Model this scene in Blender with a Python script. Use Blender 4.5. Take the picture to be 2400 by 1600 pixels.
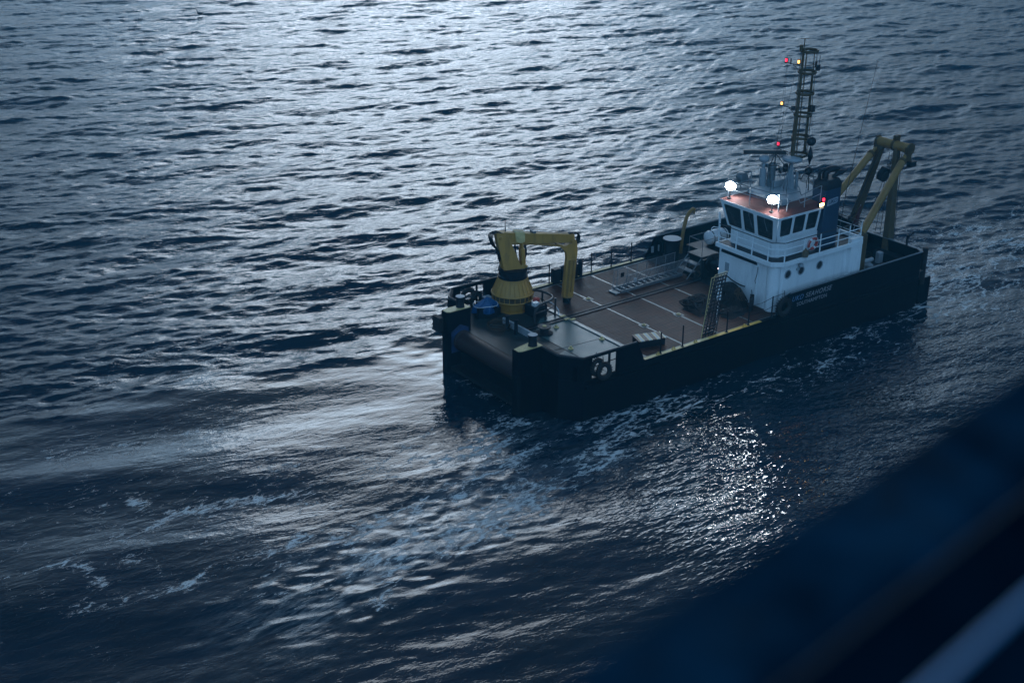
import bpy, bmesh, math, random
import numpy as np
from mathutils import Vector, Matrix
R = math.radians
rnd = random.Random(11)
S = bpy.context.scene
COL = S.collection
for o in list(bpy.data.objects):
    bpy.data.objects.remove(o)

# ------------------------------------------------------------------ camera
CAM = Vector((-40.2195, -42.5916, 28.4428))
yaw, pitch, roll, FPX = R(52.9397), R(23.6961), R(0.4777), 3215.89
F = Vector((math.cos(pitch)*math.cos(yaw), math.cos(pitch)*math.sin(yaw), -math.sin(pitch)))
Rt = Vector((math.sin(yaw), -math.cos(yaw), 0))
Up = Rt.cross(F)
R2 = math.cos(roll)*Rt + math.sin(roll)*Up
U2 = -math.sin(roll)*Rt + math.cos(roll)*Up
cd = bpy.data.cameras.new('camera')
cam = bpy.data.objects.new('camera', cd)
COL.objects.link(cam)
m = Matrix.Identity(4)
for i in range(3):
    m[i][0] = R2[i]; m[i][1] = U2[i]; m[i][2] = -F[i]; m[i][3] = CAM[i]
cam.matrix_world = m
cd.sensor_width = 36
cd.lens = FPX/2400*36
cd.clip_start = .05
cd.clip_end = 12000
cd.dof.use_dof = True
cd.dof.focus_distance = 66
cd.dof.aperture_fstop = 2.2
S.camera = cam

# ------------------------------------------------------------------ sky, sun, exposure
SUN_EL, SUN_AZ = 19.5, 56.5          # azimuth measured from +X towards +Y
w = bpy.data.worlds.new('World')
S.world = w
w.use_nodes = True
nt = w.node_tree
for n in list(nt.nodes): nt.nodes.remove(n)
out = nt.nodes.new('ShaderNodeOutputWorld')
bg = nt.nodes.new('ShaderNodeBackground')
sky = nt.nodes.new('ShaderNodeTexSky')
sky.sky_type = 'NISHITA'
sky.sun_disc = False
sky.sun_elevation = R(SUN_EL)
sky.sun_rotation = R(90-SUN_AZ)
sky.air_density = 1.6
sky.dust_density = 2.0
sky.ozone_density = 4.0
# heavy overcast: grey-blue cloud deck, broken and bright round the hidden sun
geo = nt.nodes.new('ShaderNodeNewGeometry')
def vm(op, a, b=None):
    n = nt.nodes.new('ShaderNodeVectorMath'); n.operation = op
    nt.links.new(a, n.inputs[0])
    if b is not None:
        if isinstance(b, (tuple, list, Vector)): n.inputs[1].default_value = b
        else: nt.links.new(b, n.inputs[1])
    return n
def mm(op, a, b=None, c=None, clamp=False):
    n = nt.nodes.new('ShaderNodeMath'); n.operation = op; n.use_clamp = clamp
    for k, v in enumerate((a, b, c)):
        if v is None: continue
        if isinstance(v, (int, float)): n.inputs[k].default_value = v
        else: nt.links.new(v, n.inputs[k])
    return n.outputs[0]
tc = nt.nodes.new('ShaderNodeTexCoord')
sd = Vector((math.cos(R(SUN_EL))*math.cos(R(SUN_AZ)), math.cos(R(SUN_EL))*math.sin(R(SUN_AZ)), math.sin(R(SUN_EL))))
dirn = vm('NORMALIZE', tc.outputs['Generated'])
sep = nt.nodes.new('ShaderNodeSeparateXYZ'); nt.links.new(dirn.outputs[0], sep.inputs[0])
elev = mm('MULTIPLY', mm('ARCSINE', sep.outputs[2]), 57.2958)
hor = vm('NORMALIZE', vm('MULTIPLY', dirn.outputs[0], (1, 1, 0)).outputs[0])
daz = mm('MULTIPLY', mm('ARCCOSINE', vm('DOT_PRODUCT', hor.outputs[0], Vector((math.cos(R(SUN_AZ)), math.sin(R(SUN_AZ)), 0))).outputs['Value']), 57.2958)
def lobe(se, sa, e0):
    a_ = mm('POWER', mm('ABSOLUTE', mm('DIVIDE', mm('SUBTRACT', elev, e0), se)), 2.0)
    b_ = mm('POWER', mm('DIVIDE', daz, sa), 2.0)
    return mm('POWER', 2.71828, mm('MULTIPLY', mm('ADD', a_, b_), -1.0))
glow = lobe(5.5, 16, SUN_EL-2)                    # thin cloud lit by the hidden sun
glow2 = lobe(14, 25, SUN_EL-2)                  # pale band of sky under the cloud deck
fwd = vm('DOT_PRODUCT', dirn.outputs[0], Vector((math.cos(yaw), math.sin(yaw), 0))).outputs['Value']
back = mm('POWER', mm('MULTIPLY_ADD', fwd, -.5, .5), 2.0)      # clear blue dusk sky on the side away from the sun
noi = nt.nodes.new('ShaderNodeTexNoise')
noi.inputs['Scale'].default_value = 3.2
noi.inputs['Detail'].default_value = 5
mp = nt.nodes.new('ShaderNodeMapping'); mp.inputs['Scale'].default_value = (1, 1, 3)
nt.links.new(dirn.outputs[0], mp.inputs[0]); nt.links.new(mp.outputs[0], noi.inputs['Vector'])
cl = mm('MULTIPLY_ADD', noi.outputs['Fac'], 1.3, 0.35)
SKY_BASE, SKY_G1, SKY_G2, SKY_BACK = .6, 34.0, 10.0, 11.5
def tinted(lum_, col):
    cc = nt.nodes.new('ShaderNodeCombineColor')
    for k in range(3): cc.inputs[k].default_value = col[k]
    v_ = vm('SCALE', cc.outputs[0]); nt.links.new(mm('MULTIPLY', lum_, cl), v_.inputs['Scale']); return v_.outputs[0]
warm = tinted(mm('MULTIPLY_ADD', glow, SKY_G1, mm('MULTIPLY', glow2, SKY_G2)), (.49, .77, 1.08))
cold = tinted(mm('MULTIPLY_ADD', back, SKY_BACK, SKY_BASE), (.31, .66, 1.13))
sc_ = vm('ADD', warm, cold)
mx = nt.nodes.new('ShaderNodeMix'); mx.data_type = 'RGBA'
mx.inputs[0].default_value = .88
nt.links.new(sky.outputs[0], mx.inputs[6]); nt.links.new(sc_.outputs[0], mx.inputs[7])
nt.links.new(mx.outputs[2], bg.inputs['Color'])
bg.inputs['Strength'].default_value = 0.10
nt.links.new(bg.outputs[0], out.inputs['Surface'])

sl = bpy.data.lights.new('sun', 'SUN')
sl.energy = 0.3
sl.angle = R(20)
sl.color = (.86, .93, 1)
sun = bpy.data.objects.new('sun', sl)
COL.objects.link(sun)
sun.rotation_euler = (-sd).to_track_quat('-Z', 'Y').to_euler()
sun.location = (0, 0, 60)

S.view_settings.view_transform = 'Standard'
S.view_settings.look = 'None'
S.view_settings.exposure = 0.0
S.view_settings.gamma = 1
S.render.engine = 'CYCLES'
S.cycles.max_bounces = 6
S.cycles.sample_clamp_indirect = 6
S.cycles.use_denoising = True

# ------------------------------------------------------------------ materials
def mat(name, col, rough=.5, metal=0, spec=.5, var=.25, vscale=3., dirt=None, dscale=1.4, damt=.5, bump=.0, bscale=20., streak=False, coat=0):
    m = bpy.data.materials.new(name); m.use_nodes = True
    t = m.node_tree; b = t.nodes['Principled BSDF']
    b.inputs['Roughness'].default_value = rough
    b.inputs['Metallic'].default_value = metal
    b.inputs['Specular IOR Level'].default_value = spec
    b.inputs['Coat Weight'].default_value = coat
    tcn = t.nodes.new('ShaderNodeTexCoord')
    n1 = t.nodes.new('ShaderNodeTexNoise'); n1.inputs['Scale'].default_value = vscale; n1.inputs['Detail'].default_value = 8; n1.inputs['Roughness'].default_value = .65
    mpn = t.nodes.new('ShaderNodeMapping')
    if streak: mpn.inputs['Scale'].default_value = (1, 1, .22)
    t.links.new(tcn.outputs['Object'], mpn.inputs[0]); t.links.new(mpn.outputs[0], n1.inputs['Vector'])
    cr = t.nodes.new('ShaderNodeValToRGB')
    cr.color_ramp.elements[0].position = .3; cr.color_ramp.elements[1].position = .7
    cr.color_ramp.elements[0].color = tuple(c*(1-var) for c in col)+(1,)
    cr.color_ramp.elements[1].color = tuple(min(1, c*(1+var*.5)) for c in col)+(1,)
    t.links.new(n1.outputs['Fac'], cr.inputs[0])
    last = cr.outputs[0]
    if dirt:
        n2 = t.nodes.new('ShaderNodeTexNoise'); n2.inputs['Scale'].default_value = dscale; n2.inputs['Detail'].default_value = 10; n2.inputs['Roughness'].default_value = .72
        t.links.new(mpn.outputs[0], n2.inputs['Vector'])
        r2 = t.nodes.new('ShaderNodeMapRange'); r2.inputs[1].default_value = .52; r2.inputs[2].default_value = .68; r2.inputs[4].default_value = damt
        t.links.new(n2.outputs['Fac'], r2.inputs[0])
        mxn = t.nodes.new('ShaderNodeMix'); mxn.data_type = 'RGBA'
        t.links.new(r2.outputs[0], mxn.inputs[0]); t.links.new(last, mxn.inputs[6]); mxn.inputs[7].default_value = tuple(dirt)+(1,)
        last = mxn.outputs[2]
    t.links.new(last, b.inputs['Base Color'])
    r3 = t.nodes.new('ShaderNodeMapRange'); r3.inputs[3].default_value = max(.02, rough-.12); r3.inputs[4].default_value = min(1, rough+.15)
    t.links.new(n1.outputs['Fac'], r3.inputs[0]); t.links.new(r3.outputs[0], b.inputs['Roughness'])
    if bump:
        n3 = t.nodes.new('ShaderNodeTexNoise'); n3.inputs['Scale'].default_value = bscale; n3.inputs['Detail'].default_value = 4
        t.links.new(tcn.outputs['Object'], n3.inputs['Vector'])
        bp = t.nodes.new('ShaderNodeBump'); bp.inputs['Strength'].default_value = bump; bp.inputs['Distance'].default_value = .03
        t.links.new(n3.outputs['Fac'], bp.inputs['Height']); t.links.new(bp.outputs[0], b.inputs['Normal'])
    return m
def emis(name, col, strength):
    m = bpy.data.materials.new(name); m.use_nodes = True
    t = m.node_tree; b = t.nodes['Principled BSDF']
    b.inputs['Base Color'].default_value = (.05, .05, .05, 1)
    b.inputs['Emission Color'].default_value = tuple(col)+(1,)
    b.inputs['Emission Strength'].default_value = strength
    return m
M = {}
M['hull'] = mat('hull_paint', (.0006, .0035, .009), .65, spec=.12, dirt=(.004, .005, .006), damt=.6, dscale=.8, streak=True, bump=.1, bscale=2, vscale=1.5)
M['black'] = mat('black_paint', (.005, .009, .015), .5, spec=.3, dirt=(.02, .015, .012), damt=.5)
M['white'] = mat('white_paint', (.78, .82, .84), .45, var=.1, vscale=1.2, dirt=(.30, .36, .42), damt=.35, dscale=2.2, streak=True, bump=.08, bscale=3)
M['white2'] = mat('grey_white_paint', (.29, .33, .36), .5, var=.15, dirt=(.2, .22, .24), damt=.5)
M['yellow'] = mat('crane_paint', (.46, .235, .045), .5, var=.2, dirt=(.12, .075, .03), damt=.55, dscale=2.0, bump=.12, bscale=6, streak=True)
M['strip'] = mat('yellow_edge_paint', (.60, .38, .05), .5, var=.25, dirt=(.16, .10, .05), damt=.7, dscale=3)
M['cream'] = mat('cream_cap_paint', (.66, .50, .22), .5, var=.2, dirt=(.2, .13, .06), damt=.6, dscale=4)
M['ayellow'] = mat('frame_paint_yellow', (.27, .15, .038), .55, var=.25, dirt=(.07, .05, .03), damt=.6, dscale=1.5)
M['adark'] = mat('frame_paint_olive', (.085, .055, .020), .6, var=.3, dirt=(.03, .02, .015), damt=.8, dscale=2)
M['green'] = mat('foredeck_paint', (.045, .105, .11), .35, spec=.3, var=.2, vscale=.9, dirt=(.03, .055, .055), damt=.7, dscale=.7, bump=.12, bscale=9)
M['ledge'] = mat('ledge_paint', (.002, .015, .030), .8, spec=.0, var=.6)
M['foredark'] = mat('dark_foredeck', (.016, .030, .032), .5, spec=.3, var=.5, dirt=(.012, .010, .010), damt=.8, dscale=1.2)  # darker, rougher finish than the green plates laid over it
M['teal'] = mat('teal_steel_strip', (.095, .135, .14), .32, var=.3, dirt=(.08, .06, .05), damt=.5, dscale=3)
M['orange'] = mat('orange_roof_paint', (.11, .040, .034), .75, spec=.2, var=.2, dirt=(.10, .04, .03), damt=.4)
M['blue'] = mat('funnel_paint', (.012, .040, .080), .5, var=.2)
M['panel'] = mat('panel_paint', (.30, .36, .44), .5)
M['rubber'] = mat('rubber', (.008, .008, .009), .7, bump=.3, bscale=12)
M['steel'] = mat('dark_steel', (.035, .038, .042), .45, metal=.3, dirt=(.06, .03, .015), damt=.5)
M['galv'] = mat('galvanised_steel', (.17, .20, .22), .45, metal=.4, var=.3)
M['rust'] = mat('rusty_steel', (.026, .011, .008), .6, var=.5, dirt=(.02, .012, .03), damt=.6, bump=.4, bscale=15)
M['rope'] = mat('dark_rope', (.007, .007, .008), .9, bump=.6, bscale=40, var=.5)
M['brownrope'] = mat('brown_rope', (.07, .042, .022), .9, bump=.5, bscale=40, var=.4)
M['tarp'] = mat('blue_tarpaulin', (.005, .075, .20), .28, var=.3, bump=.8, bscale=6)
M['raft'] = mat('white_shell', (.66, .68, .70), .4, var=.12, dirt=(.2, .14, .1), damt=.5)
M['red'] = mat('red_cloth', (.06, .007, .009), .8)
M['ring'] = mat('red_ring_paint', (.42, .045, .03), .55)
M['mud'] = mat('brown_canvas', (.13, .085, .045), .8)
M['flood'] = emis('floodlight_lens', (.80, .92, 1), 200)
M['redlamp'] = emis('red_lamp', (1, .02, .06), 3.5)
M['amber'] = emis('amber_lamp', (1, .45, .10), 5)
M['bigamber'] = emis('deck_lamp', (1, .62, .22), 40)
M['pin'] = emis('small_lamp', (1, .8, .8), 5)
M['foreblue'] = mat('rail_paint', (.005, .034, .066), .8, spec=.0, var=.9, vscale=9, dirt=(.014, .014, .012), damt=.95, dscale=5)
M['forewhite'] = mat('rail_tube_paint', (.13, .32, .55), .3, var=.1)
# planked working deck: long wet boards running fore and aft
def deck_mat():
    m = mat('wet_planks', (.062, .027, .019), .55, spec=.15, var=.5, vscale=1.3, dirt=(.085, .055, .045), damt=.5, dscale=.5)
    t = m.node_tree; b = t.nodes['Principled BSDF']
    tcn = t.nodes.new('ShaderNodeTexCoord')
    wv = t.nodes.new('ShaderNodeTexWave'); wv.bands_direction = 'Y'; wv.inputs['Scale'].default_value = 2.2; wv.inputs['Distortion'].default_value = .15; wv.inputs['Detail'].default_value = 1
    t.links.new(tcn.outputs['Object'], wv.inputs['Vector'])
    mp_ = t.nodes.new('ShaderNodeMapping'); mp_.inputs['Scale'].default_value = (.45, 8, 1)
    t.links.new(tcn.outputs['Object'], mp_.inputs[0])
    nz = t.nodes.new('ShaderNodeTexNoise'); nz.inputs['Scale'].default_value = 1.5; nz.inputs['Detail'].default_value = 6
    t.links.new(mp_.outputs[0], nz.inputs['Vector'])
    ma = t.nodes.new('ShaderNodeMath'); ma.operation = 'MULTIPLY_ADD'; ma.inputs[1].default_value = 1.2
    t.links.new(nz.outputs['Fac'], ma.inputs[0]); t.links.new(wv.outputs['Fac'], ma.inputs[2])
    bp = t.nodes.new('ShaderNodeBump'); bp.inputs['Strength'].default_value = .5; bp.inputs['Distance'].default_value = .012
    t.links.new(ma.outputs[0], bp.inputs['Height']); t.links.new(bp.outputs[0], b.inputs['Normal'])
    # board to board colour
    src = b.inputs['Base Color'].links[0].from_socket
    r = t.nodes.new('ShaderNodeMapRange'); r.inputs[1].default_value = .3; r.inputs[2].default_value = .7; r.inputs[3].default_value = .40; r.inputs[4].default_value = 1.45
    t.links.new(nz.outputs['Fac'], r.inputs[0])
    vs = t.nodes.new('ShaderNodeVectorMath'); vs.operation = 'SCALE'
    t.links.new(src, vs.inputs[0]); t.links.new(r.outputs[0], vs.inputs['Scale']); t.links.new(vs.outputs[0], b.inputs['Base Color'])
    return m
M['planks'] = deck_mat()
def glass_mat():
    m = bpy.data.materials.new('window_glass'); m.use_nodes = True
    t = m.node_tree
    for n in list(t.nodes): t.nodes.remove(n)
    o = t.nodes.new('ShaderNodeOutputMaterial'); mixs = t.nodes.new('ShaderNodeMixShader')
    gl = t.nodes.new('ShaderNodeBsdfPrincipled'); gl.inputs['Base Color'].default_value = (.02, .03, .038, 1); gl.inputs['Roughness'].default_value = .12
    tr = t.nodes.new('ShaderNodeBsdfTransparent'); tr.inputs[0].default_value = (.45, .55, .6, 1)
    mixs.inputs[0].default_value = .3
    t.links.new(gl.outputs[0], mixs.inputs[1]); t.links.new(tr.outputs[0], mixs.inputs[2]); t.links.new(mixs.outputs[0], o.inputs[0])
    nz = t.nodes.new('ShaderNodeTexNoise'); nz.inputs['Scale'].default_value = 2
    bp = t.nodes.new('ShaderNodeBump'); bp.inputs['Strength'].default_value = .25
    t.links.new(nz.outputs['Fac'], bp.inputs['Height']); t.links.new(bp.outputs[0], gl.inputs['Normal'])
    return m
M['glass'] = glass_mat()

# ------------------------------------------------------------------ mesh helpers
class MB:
    def __init__(s): s.v = []; s.f = []; s.mi = []; s.cur = 0
    def add(s, vs, fs):
        k = len(s.v); s.v += [tuple(x) for x in vs]
        for f in fs: s.f.append(tuple(i+k for i in f)); s.mi.append(s.cur)
        return s
    def box(s, a, b):
        x0, y0, z0 = [min(p, q) for p, q in zip(a, b)]; x1, y1, z1 = [max(p, q) for p, q in zip(a, b)]
        return s.add([(x0,y0,z0),(x1,y0,z0),(x1,y1,z0),(x0,y1,z0),(x0,y0,z1),(x1,y0,z1),(x1,y1,z1),(x0,y1,z1)],
                     [(0,3,2,1),(4,5,6,7),(0,1,5,4),(1,2,6,5),(2,3,7,6),(3,0,4,7)])
    def prism(s, poly, z0, z1):
        n = len(poly)
        a = sum(poly[i][0]*poly[(i+1)%n][1]-poly[(i+1)%n][0]*poly[i][1] for i in range(n))
        if a < 0: poly = poly[::-1]
        vs = [(x,y,z0) for x,y in poly]+[(x,y,z1) for x,y in poly]
        return s.add(vs, [tuple(range(n))[::-1], tuple(range(n,2*n))]+[(i,(i+1)%n,n+(i+1)%n,n+i) for i in range(n)])
    def slab(s, pts, vec):       # planar polygon in space pushed along vec
        n = len(pts); vec = Vector(vec); P = [Vector(p) for p in pts]
        nm = Vector((0,0,0))
        for i in range(n): nm += P[i].cross(P[(i+1)%n])
        if nm.dot(vec) < 0: P = P[::-1]
        vs = [tuple(p) for p in P]+[tuple(p+vec) for p in P]
        return s.add(vs, [tuple(range(n))[::-1], tuple(range(n,2*n))]+[(i,(i+1)%n,n+(i+1)%n,n+i) for i in range(n)])
    def cyl(s, a, b, r0, r1=None, n=14, cap=True):
        r1 = r0 if r1 is None else r1
        a, b = Vector(a), Vector(b); d = (b-a).normalized()
        u = d.orthogonal().normalized(); v = d.cross(u)
        vs = []
        for c, r in ((a, r0), (b, r1)):
            for i in range(n):
                t = 2*math.pi*i/n; vs.append(c+u*(r*math.cos(t))+v*(r*math.sin(t)))
        fs = [(i,(i+1)%n,n+(i+1)%n,n+i) for i in range(n)]
        if cap: fs += [tuple(range(n))[::-1], tuple(range(n,2*n))]
        return s.add(vs, fs)
    def tube(s, pts, r, n=8, closed=False, smooth=0):
        P = [Vector(p) for p in pts]
        for _ in range(smooth):
            Q = []
            for i in range(len(P)-1):
                Q += [P[i]*.75+P[i+1]*.25, P[i]*.25+P[i+1]*.75]
            P = [P[0]]+Q+[P[-1]]
        k = len(P); vs = []; u = None
        rr = r if isinstance(r, (list, tuple)) else None
        for i in range(k):
            a = P[(i-1)%k] if (closed or i > 0) else P[0]
            b = P[(i+1)%k] if (closed or i < k-1) else P[-1]
            d = (b-a).normalized() if (b-a).length > 1e-9 else Vector((0,0,1))
            if u is None: u = d.orthogonal().normalized()
            else:
                u = (u-d*u.dot(d)); u = u.normalized() if u.length > 1e-6 else d.orthogonal().normalized()
            v = d.cross(u); ri = rr[min(i, len(rr)-1)] if rr else r
            for j in range(n):
                t = 2*math.pi*j/n; vs.append(P[i]+u*(ri*math.cos(t))+v*(ri*math.sin(t)))
        fs = []
        for i in range(k if closed else k-1):
            i2 = (i+1)%k
            for j in range(n): fs.append((i*n+j, i*n+(j+1)%n, i2*n+(j+1)%n, i2*n+j))
        if not closed: fs += [tuple(range(n))[::-1], tuple(range((k-1)*n, k*n))]
        return s.add(vs, fs)
    def lathe(s, c, prof, n=24, axis='z', cap=True):
        vs = []; c = Vector(c)
        for r, h in prof:
            for i in range(n):
                t = 2*math.pi*i/n; x, y = r*math.cos(t), r*math.sin(t)
                vs.append(c+Vector({'z': (x,y,h), 'x': (h,x,y), 'y': (y,h,x)}[axis]))
        fs = []
        for k in range(len(prof)-1):
            for i in range(n): fs.append((k*n+i, k*n+(i+1)%n, (k+1)*n+(i+1)%n, (k+1)*n+i))
        if cap: fs += [tuple(range(n))[::-1], tuple(range((len(prof)-1)*n, len(prof)*n))]
        return s.add(vs, fs)
    def torus(s, c, Rr, r, axis='y', n=28, k=12, sq=1.0):
        c = Vector(c); vs = []; fs = []
        for i in range(n):
            t = 2*math.pi*i/n
            for j in range(k):
                p = 2*math.pi*j/k; rr = Rr+r*math.cos(p); h = r*sq*math.sin(p)
                x, y = rr*math.cos(t), rr*math.sin(t)
                vs.append(c+Vector({'z': (x,y,h), 'x': (h,x,y), 'y': (y,h,x)}[axis]))
        for i in range(n):
            for j in range(k): fs.append((i*k+j, ((i+1)%n)*k+j, ((i+1)%n)*k+(j+1)%k, i*k+(j+1)%k))
        return s.add(vs, fs)
    def build(s, name, mt, parent=None, loc=None, bevel=0, label=None, sharp=35):
        me = bpy.data.meshes.new(name)
        o3 = Vector(loc) if loc is not None else Vector((0,0,0))
        me.from_pydata([tuple(Vector(v)-o3) for v in s.v], [], s.f)
        for x in (mt if isinstance(mt, (list, tuple)) else [mt]): me.materials.append(M[x] if isinstance(x, str) else x)
        for p, k in zip(me.polygons, s.mi): p.material_index = k
        bm = bmesh.new(); bm.from_mesh(me)
        bmesh.ops.recalc_face_normals(bm, faces=bm.faces)
        for f in bm.faces: f.smooth = True
        for e in bm.edges:
            if len(e.link_faces) != 2 or e.calc_face_angle(0) > R(sharp): e.smooth = False
        bm.to_mesh(me); bm.free()
        o = bpy.data.objects.new(name, me); COL.objects.link(o)
        o.location = o3
        if parent is not None: o.parent = parent
        if label: o['label'] = label
        if bevel:
            bv = o.modifiers.new('bevel', 'BEVEL'); bv.width = bevel; bv.segments = 2; bv.limit_method = 'ANGLE'; bv.angle_limit = R(40)
        return o
def empty(name, loc=(0,0,0), parent=None):
    o = bpy.data.objects.new(name, None); COL.objects.link(o); o.location = loc; o.empty_display_size = .3
    if parent is not None: o.parent = parent
    return o
def tag(o, label, cat, group=None, kind=None):
    o['label'] = label; o['category'] = cat
    if group: o['group'] = group
    if kind: o['kind'] = kind
    return o
def copy_tree(o, parent=None, loc=None):
    c = o.copy(); COL.objects.link(c); c.parent = parent
    if loc is not None: c.location = loc
    for ch in [x for x in bpy.data.objects if x.parent == o]: copy_tree(ch, c)
    return c
DZ = 2.0       # deck height above the water
def W3(x, y, z): return (x, y, z+DZ)
def rounded(poly2, r, seg=4):
    n = len(poly2); out = []
    for i in range(n):
        p = Vector(poly2[i]); a = Vector(poly2[i-1]); b = Vector(poly2[(i+1)%n])
        pa = p+(a-p).normalized()*r; pb = p+(b-p).normalized()*r
        for k in range(seg+1):
            t = k/seg; out.append(tuple((pa*(1-t)**2+p*2*t*(1-t)+pb*t**2)))
    return out
def holed_wall(name, mt, parent, O, U, V, outer, holes, thick):
    """Wall panel with real openings: 2-D outline in the frame O + u*U + v*V, thickness along U x V."""
    cu = bpy.data.curves.new(name, 'CURVE'); cu.dimensions = '2D'; cu.fill_mode = 'BOTH'; cu.extrude = thick/2
    for poly in [outer]+holes:
        sp = cu.splines.new('POLY'); sp.points.add(len(poly)-1); sp.use_cyclic_u = True
        for q, (x, y) in zip(sp.points, poly): q.co = (x, y, 0, 1)
    ob = bpy.data.objects.new('tmp', cu); COL.objects.link(ob)
    dg = bpy.context.evaluated_depsgraph_get(); me = bpy.data.meshes.new_from_object(ob.evaluated_get(dg))
    COL.objects.unlink(ob); bpy.data.objects.remove(ob)
    U, V = Vector(U).normalized(), Vector(V).normalized(); N = U.cross(V)
    mw = Matrix(((U.x, V.x, N.x, O[0]), (U.y, V.y, N.y, O[1]), (U.z, V.z, N.z, O[2]), (0,0,0,1)))
    me.transform(mw); me.materials.clear(); me.materials.append(M[mt])
    o = bpy.data.objects.new(name, me); COL.objects.link(o); o.parent = parent
    return o, mw

# ------------------------------------------------------------------ water
WAVE_AZ = 76.0
def sstep(x): x = np.clip(x, 0, 1); return x*x*(3-2*x)
def seg_dist(X, Y, pts):
    d = np.full(X.shape, 1e9)
    for (ax, ay), (bx, by) in zip(pts[:-1], pts[1:]):
        dx, dy = bx-ax, by-ay; L = dx*dx+dy*dy
        t = np.clip(((X-ax)*dx+(Y-ay)*dy)/L, 0, 1)
        d = np.minimum(d, np.hypot(X-ax-t*dx, Y-ay-t*dy))
    return d
def water_fields(X, Y):
    """swell factor, chop factor, ripple factor, foam density over the sea surface"""
    yb = np.interp(X, [-60, -25, -17, -10, -4, 20, 40, 80], [24, 15.6, 14.2, 12.4, 11.0, 5.0, -8, -30])
    wob = 1.1*np.sin(X*.55+1.3)+.6*np.sin(X*1.3)
    open_ = sstep((Y-yb+wob*.6)/2.5+.5)
    lee = sstep((X+9)/6)                               # sheltered water on the near side of the boat
    swell = .15+.85*open_+.06*lee
    chop = open_+(1-open_)*(.10+.30*np.maximum(lee, .20*sstep((-1.5-Y)/3)))
    yc = np.interp(X, [-60, -28, -18, -8, 4, 30], [-5, -1.2, -2.2, -1.0, -.8, 2])
    south = sstep((yc-Y)/2.2+.5)
    rip = np.maximum(open_, .36-.08*south*(1-lee)-.26*lee)
    curves = [
        ([(40,6),(26.1,2.2),(20.5,-.8),(15.5,-1.6),(11.7,-2.2),(9,-2.1),(4.9,-1.9),(1.1,-1.8)], 1.2, .52),
        ([(32,4),(27,3),(23.5,1.5),(21,.5)], 2.6, .95),
        ([(1.1,-1.4),(-1.3,-1.8),(-2.8,-2),(-4.9,-3),(-7.1,-3.3),(-8.5,-3.6),(-10.4,-4.4),(-12.1,-4.9),(-15,-5.2)], .75, .95),
        ([(.8,-.4),(-3.8,-.8),(-6.1,-.7),(-7.9,-.8),(-10.2,-1.5),(-12.7,-1.9),(-14.7,-2.1),(-16.6,-1.9),(-17.9,-2.2)], .45, .95),
        ([(-17.9,-2.2),(-19.2,-1.2),(-20.5,-1.4),(-21.9,-1.5),(-24.3,-1.5),(-26.2,-1.1),(-27.7,-1)], .40, .62),
        ([(-6.5,2.7),(-9,.9),(-11.5,.8),(-12.1,2.2)], .55, .72),
        ([(-6.6,1.2),(-8.0,.6),(-9.6,-.3)], .9, .6),
        ([(-15.6,-3.4),(-16.4,-4),(-17.3,-5.2),(-18.4,-6.1),(-19.2,-6.9)], .40, .9),
        ([(-23.4,5.5),(-23.1,4.4),(-23.5,2.7),(-22.3,3.8),(-21.2,3),(-19.8,2.8),(-18.5,2.3),(-17.2,1.8)], .30, .80),
        ([(-27.5,2.5),(-26.7,2),(-26.6,.5)], .28, .85),
        ([(-24,10.5),(-20,9.5),(-17,9.6)], .8, .55),
        ([(-6,2.6),(-5.5,8)], .5, .5),
    ]
    foam = np.zeros_like(X)
    for pts, wd, st in curves:
        d = seg_dist(X, Y, pts); foam = np.maximum(foam, st*np.exp(-(d/(1.7*wd))**2))
    d = seg_dist(X, Y, [(-8,-2.6),(-12,-3.4),(-17,-3.8),(-21,-4)])
    foam = np.maximum(foam, .60*np.exp(-(d/2.0)**2))
    foam = np.maximum(foam, (.36+.10*np.sin(X*1.7+np.sin(Y*2.1)))*np.exp(-(seg_dist(X, Y, [(-12,1.5),(-18,2.5),(-26,3)])/4.2)**2))
    d = seg_dist(X, Y, [(16,-4),(24,-4),(34,-8)])
    foam = np.maximum(foam, .40*np.exp(-(d/3.2)**2))
    streak = np.exp(-(seg_dist(X, Y, [(-7,-2),(-11,-3),(-16,-4.2),(-22,-5.5)])/2.6)**2)
    chop = chop+.5*streak*(1-open_)
    return swell, chop, rip, foam, open_, streak
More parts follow.
